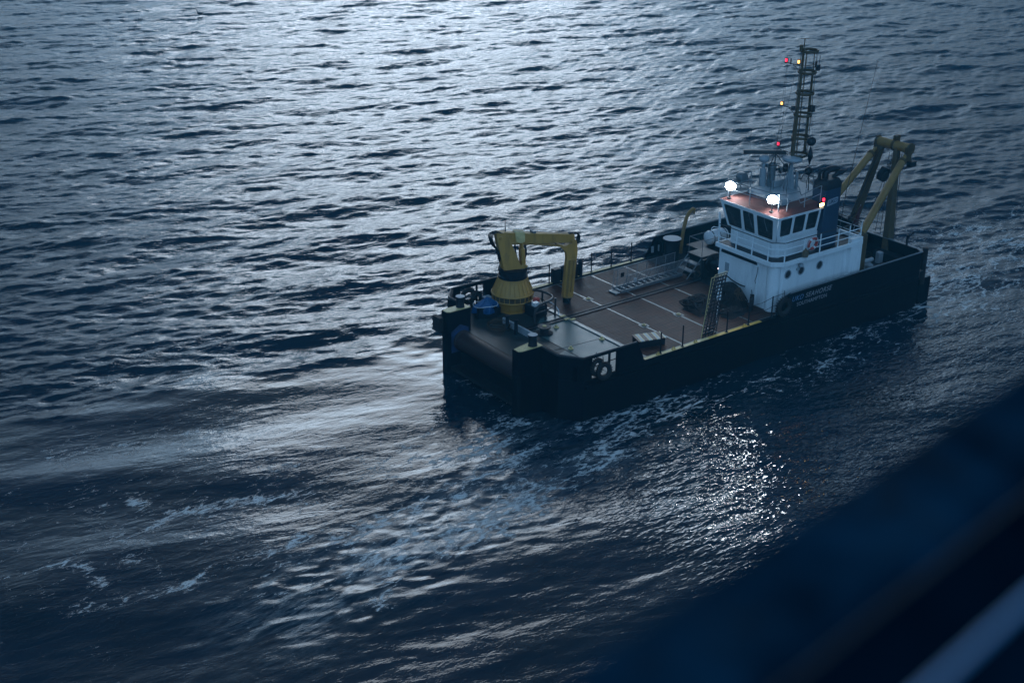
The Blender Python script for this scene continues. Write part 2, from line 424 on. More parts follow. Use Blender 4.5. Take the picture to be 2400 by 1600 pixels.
def waves(X, Y):
    rg = np.random.default_rng(5)
    H = np.zeros_like(X); DX = np.zeros_like(X); DY = np.zeros_like(X)
    swell, chop, rip, foam, open_, streak = water_fields(X, Y)
    # slow meander of phase so that crests never run straight
    px = 1.0*np.sin(X*.11+Y*.07+1)+.8*np.sin(X*.05-Y*.13+2)+.35*np.sin(X*.31+Y*.23)
    def comp(lam, az, slope, fac, ph):
        nonlocal H, DX, DY
        k = 2*math.pi/lam; a = slope/k; cx, cy = math.cos(az), math.sin(az)
        th = k*(X*cx+Y*cy+px*.35)+ph
        c = np.cos(th); H += fac*a*c
        s_ = np.sin(th)*a*.75*fac; DX -= cx*s_; DY -= cy*s_
    N = 44
    for i in range(N):
        lam = 1.5*(8.5/1.5)**(i/(N-1))
        comp(lam, R(WAVE_AZ+rg.normal(0, 18)), .0235, swell, rg.uniform(0, 6.28))
    N = 64
    for i in range(N):
        lam = .48*(1.6/.48)**(i/(N-1))
        comp(lam, R(WAVE_AZ+rg.normal(0, 24)), .0250, chop, rg.uniform(0, 6.28))
    # boils and long smooth humps in the boat's slick, ribs running with the wash
    for i in range(16):
        comp(rg.uniform(2.6, 9), R(rg.uniform(55, 120)), .0085, (1-open_), rg.uniform(0, 6.28))
    for i in range(22):
        comp(rg.uniform(.45, 1.3), R(108+rg.normal(0, 16)), .024, streak*.75, rg.uniform(0, 6.28))
    # the wave the hull pushes up on its far side
    H += .35*np.exp(-((X-13)/6.5)**2-((Y-16.5)/1.4)**2)
    return X+DX, Y+DY, H, rip, foam, streak*(1-open_), sstep((X+11)/5)*sstep((-1-Y)/2)*(1-open_)
def build_water():
    c0 = np.array([CAM.x, CAM.y]); az = yaw
    nr, nc = 1150, 1050
    u = 26*(230/26)**(np.linspace(0, 1, nr))
    tv = np.tan(R(25.5))*np.linspace(-1, 1, nc)
    U, T = np.meshgrid(u, tv, indexing='ij')
    X = c0[0]+U*math.cos(az)+U*T*math.sin(az)
    Y = c0[1]+U*math.sin(az)-U*T*math.cos(az)
    x, y, z, rip, foam, wash, lee = waves(X, Y)
    edge = np.minimum(1, np.minimum((1-np.abs(T)/np.tan(R(25.5)))*12, np.minimum((U-26)/3, (230-U)/30)))
    edge = np.clip(edge, 0, 1); z = z*edge; x = X+(x-X)*edge; y = Y+(y-Y)*edge
    V = np.stack([x, y, z], -1).reshape(-1, 3)
    idx = np.arange(nr*nc).reshape(nr, nc)
    q = np.stack([idx[:-1,:-1], idx[:-1,1:], idx[1:,1:], idx[1:,:-1]], -1).reshape(-1, 4)
    # coarse sheet outwards to the horizon, joined to the fine one along its edge
    ring = np.concatenate([idx[0,:], idx[1:,-1], idx[-1,-2::-1], idx[-2:0:-1,0]])
    c = V[ring].mean(0)[:2]
    extra = []; base = len(V)
    P = V[ring][:, :2]; dirs = (P-c)/np.linalg.norm(P-c, axis=1)[:, None]
    prev = ring; nring = len(ring)
    qs = [q]
    for k, dist in enumerate([30, 120, 500, 1500, 3000]):
        pts = P+dirs*dist; e = np.column_stack([pts, np.zeros(nring)]); extra.append(e)
        cur = base+np.arange(nring)+k*nring
        a, b = prev, np.roll(prev, -1); c2, d2 = cur, np.roll(cur, -1)
        qs.append(np.stack([a, b, d2, c2], -1)[:, ::-1]); prev = cur
    V = np.concatenate([V]+extra); q = np.concatenate(qs)
    me = bpy.data.meshes.new('water')
    me.vertices.add(len(V)); me.vertices.foreach_set('co', V.astype(np.float32).ravel())
    me.loops.add(q.size); me.loops.foreach_set('vertex_index', q.astype(np.int32).ravel())
    me.polygons.add(len(q)); me.polygons.foreach_set('loop_start', np.arange(0, q.size, 4, dtype=np.int32))
    try: me.polygons.foreach_set('loop_total', np.full(len(q), 4, dtype=np.int32))
    except Exception: pass
    me.update(calc_edges=True)
    me.polygons.foreach_set('use_smooth', np.ones(len(q), dtype=bool))
    for nm, arr, dflt in (('rip', rip, 1.), ('foam', foam, 0.), ('wash', wash, 0.), ('lee', lee, 0.)):
        full = np.full(len(V), dflt, dtype=np.float32); full[:nr*nc] = arr.ravel()
        at = me.attributes.new(nm, 'FLOAT', 'POINT'); at.data.foreach_set('value', full)
    # face normals up
    if me.polygons[0].normal.z < 0: me.flip_normals()
    o = bpy.data.objects.new('water', me); COL.objects.link(o)
    o['kind'] = 'structure'; o['label'] = 'dark blue sea with wind waves, wake foam and smooth slicks'
    me.materials.append(water_mat())
    return o
def water_mat():
    m = bpy.data.materials.new('sea_water'); m.use_nodes = True
    t = m.node_tree; b = t.nodes['Principled BSDF']; L = t.links.new
    def N(ty, **kw):
        n = t.nodes.new(ty)
        for k, v in kw.items(): n.inputs[k].default_value = v
        return n
    def MA(op, a, b_=None, c=None, clamp=False):
        n = t.nodes.new('ShaderNodeMath'); n.operation = op; n.use_clamp = clamp
        for k, v in enumerate((a, b_, c)):
            if v is None: continue
            if isinstance(v, (int, float)): n.inputs[k].default_value = v
            else: L(v, n.inputs[k])
        return n.outputs[0]
    g = t.nodes.new('ShaderNodeNewGeometry')
    ar = t.nodes.new('ShaderNodeAttribute'); ar.attribute_name = 'rip'
    af = t.nodes.new('ShaderNodeAttribute'); af.attribute_name = 'foam'
    def mapped(rot, sc):
        mp = t.nodes.new('ShaderNodeMapping'); mp.vector_type = 'TEXTURE'
        mp.inputs['Rotation'].default_value = (0, 0, R(rot)); mp.inputs['Scale'].default_value = sc
        L(g.outputs['Position'], mp.inputs[0]); return mp.outputs[0]
    v1 = mapped(WAVE_AZ-90, (2.8, 1, 1))
    v2 = mapped(WAVE_AZ-74, (2.2, 1, 1))
    def noise(v, sc, det, rough, dist=0.):
        n = N('ShaderNodeTexNoise', Scale=sc, Detail=det, Roughness=rough, Distortion=dist); L(v, n.inputs['Vector']); return n.outputs['Fac']
    r1 = noise(v1, 1.5, 2, .6, .6)
    r2 = noise(v2, 5.0, 2, .6, .5)
    r3 = noise(v1, 12., 1, .6, .3)
    rid = MA('SUBTRACT', 1.0, MA('ABSOLUTE', MA('MULTIPLY_ADD', r2, 2.0, -1.0)))
    hgt = MA('ADD', MA('MULTIPLY', r1, .85), MA('MULTIPLY_ADD', rid, .22, MA('MULTIPLY', r3, .07)))
    hgt = MA('MULTIPLY', hgt, ar.outputs['Fac'])
    al = t.nodes.new('ShaderNodeAttribute'); al.attribute_name = 'lee'
    r4 = noise(v2, 5.2, 1, .5, .6)
    hgt = MA('ADD', hgt, MA('MULTIPLY', MA('MULTIPLY', r4, al.outputs['Fac']), .56))
    # foam lace: broken filaments drawn out along the wash, soft patches of bubbles, and painted-in sky glints
    def warp(v, sc, amt):
        n = N('ShaderNodeTexNoise', Scale=sc, Detail=5, Roughness=.65); L(v, n.inputs['Vector'])
        sub = t.nodes.new('ShaderNodeVectorMath'); sub.operation = 'SUBTRACT'; sub.inputs[1].default_value = (.5,.5,.5); L(n.outputs['Color'], sub.inputs[0])
        scl = t.nodes.new('ShaderNodeVectorMath'); scl.operation = 'SCALE'; scl.inputs['Scale'].default_value = amt; L(sub.outputs[0], scl.inputs[0])
        ad = t.nodes.new('ShaderNodeVectorMath'); ad.operation = 'ADD'; L(v, ad.inputs[0]); L(scl.outputs[0], ad.inputs[1]); return ad.outputs[0]
    fv = mapped(0, (2.3, 1, 1))
    def web(v, sc, wd):
        vo = t.nodes.new('ShaderNodeTexVoronoi'); vo.feature = 'DISTANCE_TO_EDGE'; vo.inputs['Scale'].default_value = sc; L(v, vo.inputs['Vector'])
        return MA('SUBTRACT', 1.0, MA('DIVIDE', vo.outputs['Distance'], wd), clamp=True)
    w1 = web(warp(fv, 1.1, 1.6), .75, .10); w2 = web(warp(fv, 2.2, .9), 1.9, .17)
    n0 = noise(fv, .55, 5, .62, .5); n3 = noise(warp(fv, 3.0, .5), 5.0, 6, .75)
    brk = MA('MULTIPLY_ADD', n0, 3.6, -1.35, clamp=True)
    fine = MA('MULTIPLY_ADD', n3, 3.2, -1.15, clamp=True)
    lines = MA('MAXIMUM', MA('MULTIPLY', w1, 1.0), MA('MULTIPLY', w2, .75))
    lines = MA('MULTIPLY', lines, MA('MULTIPLY_ADD', fine, .8, .25))
    dens = MA('MULTIPLY', af.outputs['Fac'], MA('MULTIPLY_ADD', brk, .75, .38))
    solid = MA('MULTIPLY', MA('SUBTRACT', MA('ADD', MA('MULTIPLY', dens, .70), MA('MULTIPLY', n3, 1.1)), 1.32), 3.5, clamp=True)
    aw = t.nodes.new('ShaderNodeAttribute'); aw.attribute_name = 'wash'
    sv = mapped(2, (5.0, 1, 1)); nr_ = noise(warp(sv, .5, .5), 3.4, 6, .68)
    rr_ = MA('SUBTRACT', 1.0, MA('ABSOLUTE', MA('MULTIPLY_ADD', nr_, 2.0, -1.0)))
    ribs = MA('MULTIPLY', MA('MULTIPLY', MA('POWER', rr_, 9.0), MA('MULTIPLY_ADD', n0, 2.4, -.75, clamp=True)), MA('MULTIPLY', aw.outputs['Fac'], .5))  # sky reflection on the wash ribs, painted in as foam-coloured streaks
    dl = MA('MINIMUM', dens, .60)
    mask = MA('MAXIMUM', MA('MULTIPLY', MA('SUBTRACT', MA('ADD', lines, dl), .82), 3.0, clamp=True), MA('MAXIMUM', solid, ribs))
    mask = MA('MULTIPLY', mask, MA('MULTIPLY_ADD', n3, 2.8, -.50, clamp=True))
    mxc = t.nodes.new('ShaderNodeMix'); mxc.data_type = 'RGBA'
    mxc.inputs[7].default_value = (.66, .68, .68, 1)
    mr = MA('MULTIPLY', mask, .85)
    # the river's brown silt in patches
    silt = N('ShaderNodeMix'); silt.data_type = 'RGBA'
    ns = noise(g.outputs['Position'], .16, 3, .5)
    ms = MA('MULTIPLY_ADD', ns, 3.0, -1.1, clamp=True)
    silt.inputs[6].default_value = (.001, .016, .034, 1); silt.inputs[7].default_value = (.003, .014, .024, 1)
    L(ms, silt.inputs[0]); L(silt.outputs[2], mxc.inputs[6])
    L(mr, mxc.inputs[0]); L(mxc.outputs[2], b.inputs['Base Color'])
    b.inputs['IOR'].default_value = 1.333
    L(MA('MULTIPLY_ADD', mask, .5, .025), b.inputs['Roughness'])
    h2 = MA('ADD', MA('MULTIPLY', hgt, 1.0), MA('MULTIPLY', mask, .10))
    bp = t.nodes.new('ShaderNodeBump'); bp.inputs['Strength'].default_value = 1.0; bp.inputs['Distance'].default_value = .082
    L(h2, bp.inputs['Height']); L(bp.outputs[0], b.inputs['Normal'])
    return m
water = build_water()

# ------------------------------------------------------------------ the workboat (deck at local z = 0)
B = 10.46
boat = empty('workboat', (0, 0, DZ))
tag(boat, 'black-hulled workboat with white wheelhouse, yellow deck crane and tall mast', 'workboat')

# hull shell: plan outline with two forward horns and a roller bay between them
plan = [(-4.0,0),(-4.72,.92),(-4.72,2.1),(-5.95,2.1),(-6.07,2.2),(-6.07,2.62),(-5.35,2.74),(-5.35,7.72),(-6.07,7.84),(-6.07,8.26),(-5.95,8.36),
        (-4.72,8.36),(-4.72,9.54),(-4.0,B),(19.76,B),(20.2,9.8),(20.2,.66),(19.76,0)]
b = MB(); b.prism(plan, -4.0, -.04)
# rubbing strakes
b.box((-3.9,-.09,-.42),(19.7,.0,-.26)); b.box((-3.9,B,-.42),(19.7,B+.09,-.26))
b.build('hull', 'hull', boat, bevel=.03)
# the horns rise above the deck
for y0, y1, sgn in ((2.1, 2.66, 1), (7.80, 8.36, -1)):
    b = MB(); b.prism(rounded([(-6.07,y0),(-6.07,y1),(-4.65,y1),(-4.65,y0)], .1, 3), -.04, 1.18)
    b.build('bow_horn', 'hull', boat, bevel=.02)
    b = MB(); b.prism([(-6.02,y0+.12),(-5.86,y0+.02),(-4.70,y0+.02),(-4.70,y1-.02),(-4.95,y1+.10) if sgn>0 else (-4.9,y1-.02),(-5.6,y1-.02),(-6.02,y1-.12)], 1.183, 1.215)
    b.build('bow_cap', 'cream', boat)
    yc = (y0+y1)/2+(.0 if sgn>0 else .05)
    b = MB(); b.lathe((-5.08,yc,1.215), [(.225,0),(.20,.04),(.20,.44),(.235,.46),(.235,.53)], 28)
    o = b.build('mooring_bollard', 'black', boat)
    b = MB(); b.lathe((-5.08,yc,1.747), [(.222,0),(.222,.012)], 28); b.build('bollard_top', 'white2', o)
# inner ledge of the roller bay and the blue-painted cheeks
b = MB(); b.box((-5.95,2.75,-1.75),(-5.35,7.71,-1.6)); b.build('bay_ledge', 'black', boat)
M['cheek'] = (mat('faded_blue_paint', (.02, .06, .16), .5, var=.6, vscale=2, dirt=(.02,.02,.03), damt=.8))
b = MB(); b.slab([(-5.9,7.72,-.9),(-4.9,7.72,-.9),(-4.9,7.72,.25),(-5.4,7.72,.5),(-5.9,7.72,.2)], (0,-.03,0)); b.build('bay_cheek_plate', 'cheek', boat)
b = MB(); b.slab([(-5.9,2.74,-.9),(-4.9,2.74,-.9),(-4.9,2.74,.25),(-5.4,2.74,.35),(-5.9,2.74,0)], (0,.03,0)); b.build('bay_cheek_plate', 'cheek', boat)
b = MB(); b.lathe((-5.32,0,-.32), [(.10,2.8),(.52,2.86),(.52,2.95),(.47,2.98),(.47,7.5),(.52,7.53),(.52,7.62),(.10,7.68)], 36, axis='y')
b.build('bow_roller', 'rust', boat)

# decks
b = MB(); b.prism([(-4.0,.03),(-4.66,.9),(-4.66,2.7),(-4.95,2.78),(-4.95,7.68),(-4.66,7.76),(-4.66,9.5),(-4.0,B-.03),(-.12,B-.03),(-.12,.03)], -.04, 0)
b.build('foredeck', 'foredark', boat)
b = MB(); b.prism([(-2.45,.08),(-.14,.08),(-.14,6.9),(-1.1,6.9),(-2.45,5.6)], 0, .006); b.prism([(-4.0,.1),(-2.5,.08),(-2.5,3.2),(-4.0,2.6),(-4.55,2.0),(-4.55,1.0)], 0, .005); b.build('foredeck_plate', 'green', boat)
b = MB(); b.box((.12,.42,-.04),(8.95,B-.42,.012)); b.build('plank_deck', 'planks', boat)
b = MB(); b.box((8.95,.03,-.04),(20.15,B-.03,.0)); b.build('aft_deck', mat('aft_deck_paint', (.012,.022,.028), .5, var=.4, dirt=(.012,.009,.009), damt=.6), boat)
for y in (.28, B-.42):
    b = MB(); b.box((.12,y,-.04),(8.95,y+.14,.006)); b.build('deck_margin_strip', 'teal', boat)
b = MB(); b.box((-.12,.3,-.04),(.12,B-.3,.05)); b.build('deck_step', 'teal', boat, bevel=.01)
for x in (2.5, 4.84, 7.2):
    b = MB(); b.box((x-.05,.42,.0),(x+.05,B-.42,.018)); b.build('deck_seam', 'teal', boat)
b = MB()
for y in (6.03, 6.30): b.box((-2.9,y,.0),(9.2,y+.08,.05))
b.box((-2.9,6.11,.0),(9.2,6.30,.022))
b.build('deck_track', 'black', boat)
for x, y in ((-.12,6.0),(-.05,6.42),(.1,5.8)):
    b = MB(); b.box((x-.14,y-.07,.05),(x+.14,y+.07,.085)); b.build('track_plate', 'cream', boat)
def deck_socket(x, y, parent, z=0.018):
    s = empty('lashing_socket', (x, y, z), parent)
    b = MB(); b.box((-.21,-.21,0),(.21,.21,.012)); b.build('socket_plate', 'teal', s)
    b = MB(); b.box((-.14,-.14,.012),(.14,.14,.018)); b.build('socket_recess', 'black', s)
    b = MB(); b.torus((0,0,.045), .085, .022, 'z', 18, 8); b.build('socket_ring', 'cream', s)
    return s
for x, y in ((2.5,7.48),(4.84,3.21),(2.5,3.2)): deck_socket(x, y, boat)
for x, y in ((-.27,3.14),(-2.19,3.14),(-1.15,5.55)):
    b = MB(); b.lathe((x,y,0), [(.13,0),(.13,.05),(.06,.07),(.06,.14),(.03,.16)], 16); b.build('deck_fitting', 'cream', boat)
b = MB()
def dline(p, q, w=.035, z=.012):
    p, q = Vector(p), Vector(q); d = (q-p).normalized(); n = Vector((-d.y, d.x))*w/2
    b.add([(p.x+n.x,p.y+n.y,z),(q.x+n.x,q.y+n.y,z),(q.x-n.x,q.y-n.y,z),(p.x-n.x,p.y-n.y,z),
           (p.x+n.x,p.y+n.y,0),(q.x+n.x,q.y+n.y,0),(q.x-n.x,q.y-n.y,0),(p.x-n.x,p.y-n.y,0)],[(0,1,2,3),(0,4,5,1),(1,5,6,2),(2,6,7,3),(3,7,4,0)])
dline((-2.45,5.5),(-2.45,.6)); dline((-2.9,3.48),(-.3,3.26)); dline((-4.3,2.7),(-2.45,2.2))
b.build('foredeck_weld_line', 'black', boat)
# pale coaming, posts and capstan on the foredeck
b = MB(); b.box((-3.0,5.1,0),(-2.9,7.5,.34)); b.build('coaming', 'white2', boat, bevel=.01)
for y in (6.05, 6.75):
    b = MB(); b.cyl((-3.25,y,0),(-3.25,y,.75),.09,n=16); b.lathe((-3.25,y,.72), [(.12,0),(.12,.06)], 16); b.build('fairlead_post', 'black', boat)
b = MB(); b.lathe((-2.05,5.35,0), [(.42,0),(.42,.05),(.24,.1),(.20,.26),(.32,.32),(.34,.38)], 28); o = b.build('capstan', 'black', boat)
b = MB(); b.lathe((-2.05,5.35,.381), [(.10,0),(.10,.03)], 16); b.build('capstan_cap', 'cream', o)
# gunwale: yellow and cream edge strips over a low curb
b = MB(); b.box((-.35,-.0,-.04),(8.6,.26,.07)); b.build('gunwale_curb', 'hull', boat)
b = MB(); b.box((-.7,B-.26,-.04),(9.0,B,.07)); b.build('gunwale_curb', 'hull', boat)
b = MB(); b.box((-.25,.03,.07),(3.9,.24,.078)); b.build('gunwale_strip', 'cream', boat, label='pale worn yellow strip on the near edge')
b = MB(); b.box((3.9,.03,.07),(7.5,.24,.079)); b.build('gunwale_strip', 'strip', boat, label='bright yellow strip on the near edge')
b = MB(); b.box((-.6,B-.25,.07),(8.8,B-.05,.078)); b.build('gunwale_strip', 'cream', boat, label='pale strip on the far edge')
for x in (.62, 1.62, 3.05, 6.35):
    b = MB(); b.torus((x,.13,.12), .075, .02, 'y', 16, 6); b.box((x-.1,.07,.078),(x+.1,.19,.1)); b.build('pad_eye', 'strip', boat)
# stanchions
def post(x, y, h=1.1, r=.035, parent=None):
    b = MB(); b.cyl((0,0,0),(0,0,h),r,n=10); b.lathe((0,0,0), [(.08,0),(.08,.03)], 12); return b.build('railing_post', 'black', parent)
p0 = post(0, 0, parent=boat)
spots = [(.79,.14),(2.2,.14),(5.15,.14),(6.64,.14),(8.35,.2),(7.93,B-.14),(6.48,B-.14),(5.07,B-.14),(2.17,B-.14)]
for i, (x, y) in enumerate(spots):
    o = p0 if i == 0 else p0.copy()
    if i: COL.objects.link(o); o.parent = boat
    o.location = (x, y, .07)
b = MB(); b.tube([(5.15,.14,1.1),(5.9,.14,1.03),(6.64,.14,1.08),(7.5,.15,1.02),(8.35,.2,1.12),(9.3,.3,1.1)], .012, 6)
b.tube([(5.15,.14,.6),(5.9,.14,.55),(6.64,.14,.6),(7.5,.15,.53),(8.35,.2,.62),(9.3,.3,.6)], .012, 6); b.build('lifeline', 'black', boat)
# forward side bulwarks with the open bay under the top rail
def fwd_bulwark(y, s):
    b = MB(); t = .09*s
    b.slab([(-4.72,y+.92*s,-.03),(-4.0,y,-.03),(-4.0,y,1.15),(-4.72,y+.92*s,1.17)], (.06,t,0))
    b.slab([(-4.0,y,-.03),(-3.52,y,-.03),(-3.52,y,1.13),(-4.0,y,1.15)], (0,t,0))
    b.slab([(-4.72,y+.92*s,-.03),(-4.72,y+2.1*s,-.03),(-4.72,y+2.1*s,1.17),(-4.72,y+.92*s,1.17)], (.09,0,0))
    b.slab([(-2.05,y,-.03),(-.35,y,-.03),(-.40,y,.25),(-.84,y,1.13),(-2.05,y,1.13)], (0,t,0))
    b.box((-3.52,y,1.0),(-2.05,y+t,1.13)); b.box((-2.52,y+.01*s,-.0),(-2.43,y+.08*s,1.0))
    b.cyl((-3.4,y+.05*s,.55),(-2.05,y+.05*s,.62),.022,n=8)
    for x in (-4.3, -1.5): b.prism([(x,y+t),(x+.05,y+t),(x+.05,y+.45*s),(x,y+.45*s)], 0, .7)
    b.build('bow_bulwark', 'hull', boat)
    b = MB(); k = 1.15
    P = [(-4.78,y+2.1*s,k+.02),(-4.78,y+.90*s,k+.02),(-4.02,y-.03*s,k),(-.86,y-.03*s,k-.02)]
    b.tube([(p[0],p[1]+(.04*s if i>1 else 0),p[2]) for i, p in enumerate(P)], .05, 8); b.build('bulwark_rail', 'steel', boat)
fwd_bulwark(0, 1); fwd_bulwark(B, -1)
# after bulwarks, higher, swept up from the deck edge
def aft_bulwark(y, s):
    b = MB(); t = .09*s
    pts = [(8.45,y,-.03),(8.62,y,.45),(9.1,y,1.05),(9.35,y,1.12),(19.76,y,1.12),(19.76,y,-.03)]
    if s < 0: pts = [(8.9,y,-.03),(9.2,y,.3),(9.75,y,1.1),(19.76,y,1.12),(19.76,y,-.03)]
    b.slab(pts, (0,t,0))
    b.slab([(19.76,y,-.03),(20.2,y+.66*s,-.03),(20.2,y+.66*s,1.12),(19.76,y,1.12)], (-.07,.05*s,0))
    for x in (10,11.5,13,14.5,16,17.5,19): b.prism([(x,y+t),(x+.05,y+t),(x+.05,y+.4*s),(x,y+.4*s)], 0, .85)
    b.build('aft_bulwark', 'hull', boat)
    b = MB(); x0 = 9.4 if s > 0 else 9.85
    b.tube([(x0,y+.045*s,1.13),(19.78,y+.045*s,1.13)], .05, 8); b.build('bulwark_rail', 'galv', boat)
aft_bulwark(0, 1); aft_bulwark(B, -1)
b = MB(); b.box((20.1,.66,-.03),(20.2,9.8,1.08)); b.build('transom', 'hull', boat)
b = MB(); b.slab([(20.06,.62,1.085),(20.26,.62,1.085),(20.26,B-.62,1.085),(20.06,B-.62,1.085)], (0,0,.03)); b.slab([(19.72,.0,1.125),(19.86,-.02,1.125),(20.26,.62,1.115),(20.06,.66,1.115)], (0,0,.03))
b.build('transom_cap', 'galv', boat)
b = MB(); b.box((20.2,0.2,-4),(21.15,B-.2,-.62)); b.build('stern_step', 'hull', boat, bevel=.04)
b = MB(); b.box((20.25,.25,-.62),(21.1,B-.25,-.60)); b.build('stern_step_top', 'teal', boat)
b = MB(); b.cyl((20.38,.25,-.9),(20.38,.25,1.2),.16,n=14); b.build('corner_fender', 'rubber', boat)
for y in (3.1, 7.2): 
    b = MB(); b.cyl((19.95,y-1.9,1.1),(19.95,y-1.9,1.75),.06,n=10); b.cyl((19.95,y-1.9,1.5),(20.2,y-2.1,1.95),.04,n=8); b.build('stern_pin', 'black', boat)

# ---------------------------------------------------------------- lower deckhouse
dh = empty('deckhouse', (0,0,0), boat)
NX, XA = 8.9, 14.9
b = MB(); b.prism([(8.9,1.3),(9.45,.62),(XA,.62),(XA,4.6),(8.9,4.6)], 0, 2.62); b.build('house_wall', 'white', dh)
b = MB(); b.box((14.2,.36,0),(15.05,.62,2.9)); b.box((14.9,.62,0),(15.05,4.6,2.9)); b.build('aft_wall_wing', 'white', dh)
b = MB(); b.lathe((9.12,.98,0), [(.34,0),(.34,2.5)], 20); b.build('corner_column', 'white', dh)
plat = [(8.58,.76),(9.14,.34),(15.05,.34),(15.05,4.62),(8.58,4.62)]
b = MB(); b.prism(plat, 2.50, 2.715); b.build('bridge_deck_edge', 'white', dh)
b = MB(); b.prism([(8.68,.82),(9.18,.44),(14.95,.44),(14.95,4.52),(8.68,4.52)], 2.715, 2.722); b.build('bridge_deck', 'black', dh)
b = MB(); b.box((8.84,1.9,2.19),(8.905,4.42,2.335)); b.build('front_slot', 'black', dh)  # plain black bar for the slot across the front wall
b = MB(); b.box((8.86,1.85,0),(8.9,1.98,2.35)); b.build('wall_edge_flat', 'white', dh)
b = MB(); b.tube([(8.86,1.83,2.12),(8.85,1.85,1.7),(8.85,1.95,1.35),(8.86,1.9,1.2)], .015, 6); b.build('wall_cable', 'black', dh)
b = MB(); b.box((8.85,3.85,1.25),(8.9,4.1,1.7)); b.build('wall_box', 'white2', dh)
b = MB(); b.tube([(8.87,3.9,.98),(8.87,3.5,.86),(8.86,3.0,.80),(8.85,2.6,.82)], .03, 8, smooth=1); b.build('wall_hose', 'black', dh)
for x in (9.75, 10.72, 12.1):
    h = empty('porthole', (x, .62, 1.9), dh)
    b = MB(); b.torus((0,-.015,0), .215, .03, 'y', 28, 8); b.build('porthole_rim', 'white2', h)
    b = MB(); b.lathe((0,-.012,0), [(.2,0),(.2,.01)], 28, axis='y'); b.build('porthole_glass', 'glass' if False else M['steel'], h)
b = MB(); b.lathe((10.55,.5,2.25), [(.0,-.12),(.11,-.08),(.14,0),(.11,.08),(0,.12)], 16); b.box((10.35,.5,2.0),(10.5,.62,2.1)); b.build('wall_lamp', 'white2', dh)
# bridge deck railing
rl = empty('bridge_railing', (0,0,0), boat)
rp = [(8.66,4.5),(8.66,3.25),(8.66,2.15),(8.66,1.05),(9.18,.42),(10.57,.42),(11.77,.42),(13.14,.42),(14.0,.42),(14.9,.42)]
b = MB(); b.cyl((0,0,0),(0,0,1.0),.034,n=8); q0 = b.build('post', 'white', rl)
for i, (x, y) in enumerate(rp):
    o = q0 if i == 0 else q0.copy()
    if i: COL.objects.link(o); o.parent = rl
    o.location = (x, y, 2.72)
path = lambda z: [(8.66,4.5,z),(8.66,.86,z),(9.18,.42,z),(14.9,.42,z)]
b = MB(); b.tube(path(3.72), .026, 8); b.tube([(14.9,.42,3.72),(14.95,2.2,3.72),(14.95,4.5,3.72)], .026, 8); b.build('handrail', 'steel', rl)
b = MB(); b.tube(path(3.38), .024, 8); b.tube(path(3.05), .024, 8); b.tube([(14.95,.42,3.05),(14.95,4.5,3.05)], .018, 8); b.tube([(14.95,.42,3.38),(14.95,4.5,3.38)], .018, 8); b.build('mid_rails', 'white', rl)
b = MB(); b.tube([(8.66,4.5,2.7),(8.66,4.55,4.1),(8.78,4.75,4.3),(9.0,4.8,4.1),(9.0,4.8,2.8)], .03, 8, smooth=1); b.tube([(8.66,4.55,3.5),(8.5,4.9,3.5),(8.5,4.9,3.05),(8.66,4.55,3.05)], .02, 8, smooth=1); b.build('ladder_hoop', 'white', rl)

# ---------------------------------------------------------------- wheelhouse
wh = empty('wheelhouse', (0,0,0), boat)
X0, Y0, Y1, XB = 9.17, 1.05, 4.40, 12.2
ZS, ZT = 3.6, 4.98
LX = .35; LY = .33
# lower walls
b = MB(); b.prism([(X0,Y0+.25),(X0+.25,Y0),(XB,Y0),(XB,Y1),(X0+.25,Y1),(X0,Y1-.25)], 2.72, ZS); b.prism([(X0-.004,Y0+.24),(X0+.24,Y0-.004),(XB,Y0-.004),(XB,Y0+.1),(X0+.3,Y0+.1),(X0+.1,Y0+.3)], ZS-.02, ZS)
b.build('lower_wall', 'white', wh)
b = MB(); b.tube([(X0-.02,Y1,2.98+.72),(X0-.02,Y0+.24,3.70),(X0+.24,Y0-.02,3.70),(XB,Y0-.02,3.70)], .001, 4)
# front window wall, leaning forward towards the top
Of = Vector((X0, Y1, ZS)); Uf = Vector((0,-1,0)); Vf = Vector((-LX,0,ZT-ZS)); Hf = Vf.length
Wf = Y1-Y0
def U_(y): return Y1-y
kf = Hf/(ZT-ZS)
front_outer = [(0,0),(Wf,0),(Wf+LY,Hf),(-LY,Hf)]
fholes = []
for (yt0, yt1, yb0, yb1) in ((4.50,3.32,4.28,3.38),(3.17,2.42,3.17,2.47),(2.20,1.08,2.25,1.27)):
    fholes.append(rounded([(U_(yb0),.06),(U_(yb1),.06),(U_(yt1),Hf-.20),(U_(yt0),Hf-.20)], .10, 5))
wf, mwf = holed_wall('front_wall', 'white', wh, Of, Uf, Vf, front_outer, fholes, .06)
def side_wall(y0, sgn):
    Os = Vector((X0, y0, ZS)); Us = Vector((1,0,0)); Vs = Vector((0,-LY*sgn,ZT-ZS)); Hs = Vs.length
    outer = [(0,0),(XB-X0-.10,0),(XB-X0-.28,Hs),(-LX,Hs)]
    hs = []
    for (xb0,xb1,xt0,xt1) in ((9.30,10.02,9.02,9.86),(10.20,10.97,10.04,10.83),(11.15,11.88,11.01,11.80)):
        hs.append(rounded([(xb0-X0,.28),(xb1-X0,.28),(xt1-X0,Hs-.12),(xt0-X0,Hs-.12)], .10, 5))
    o, mw = holed_wall('side_wall', 'white', wh, Os, Us, Vs, outer, hs, .06)
    return hs, mw
shn, mwn = side_wall(Y0, 1); shf, mwf2 = side_wall(Y1, -1)
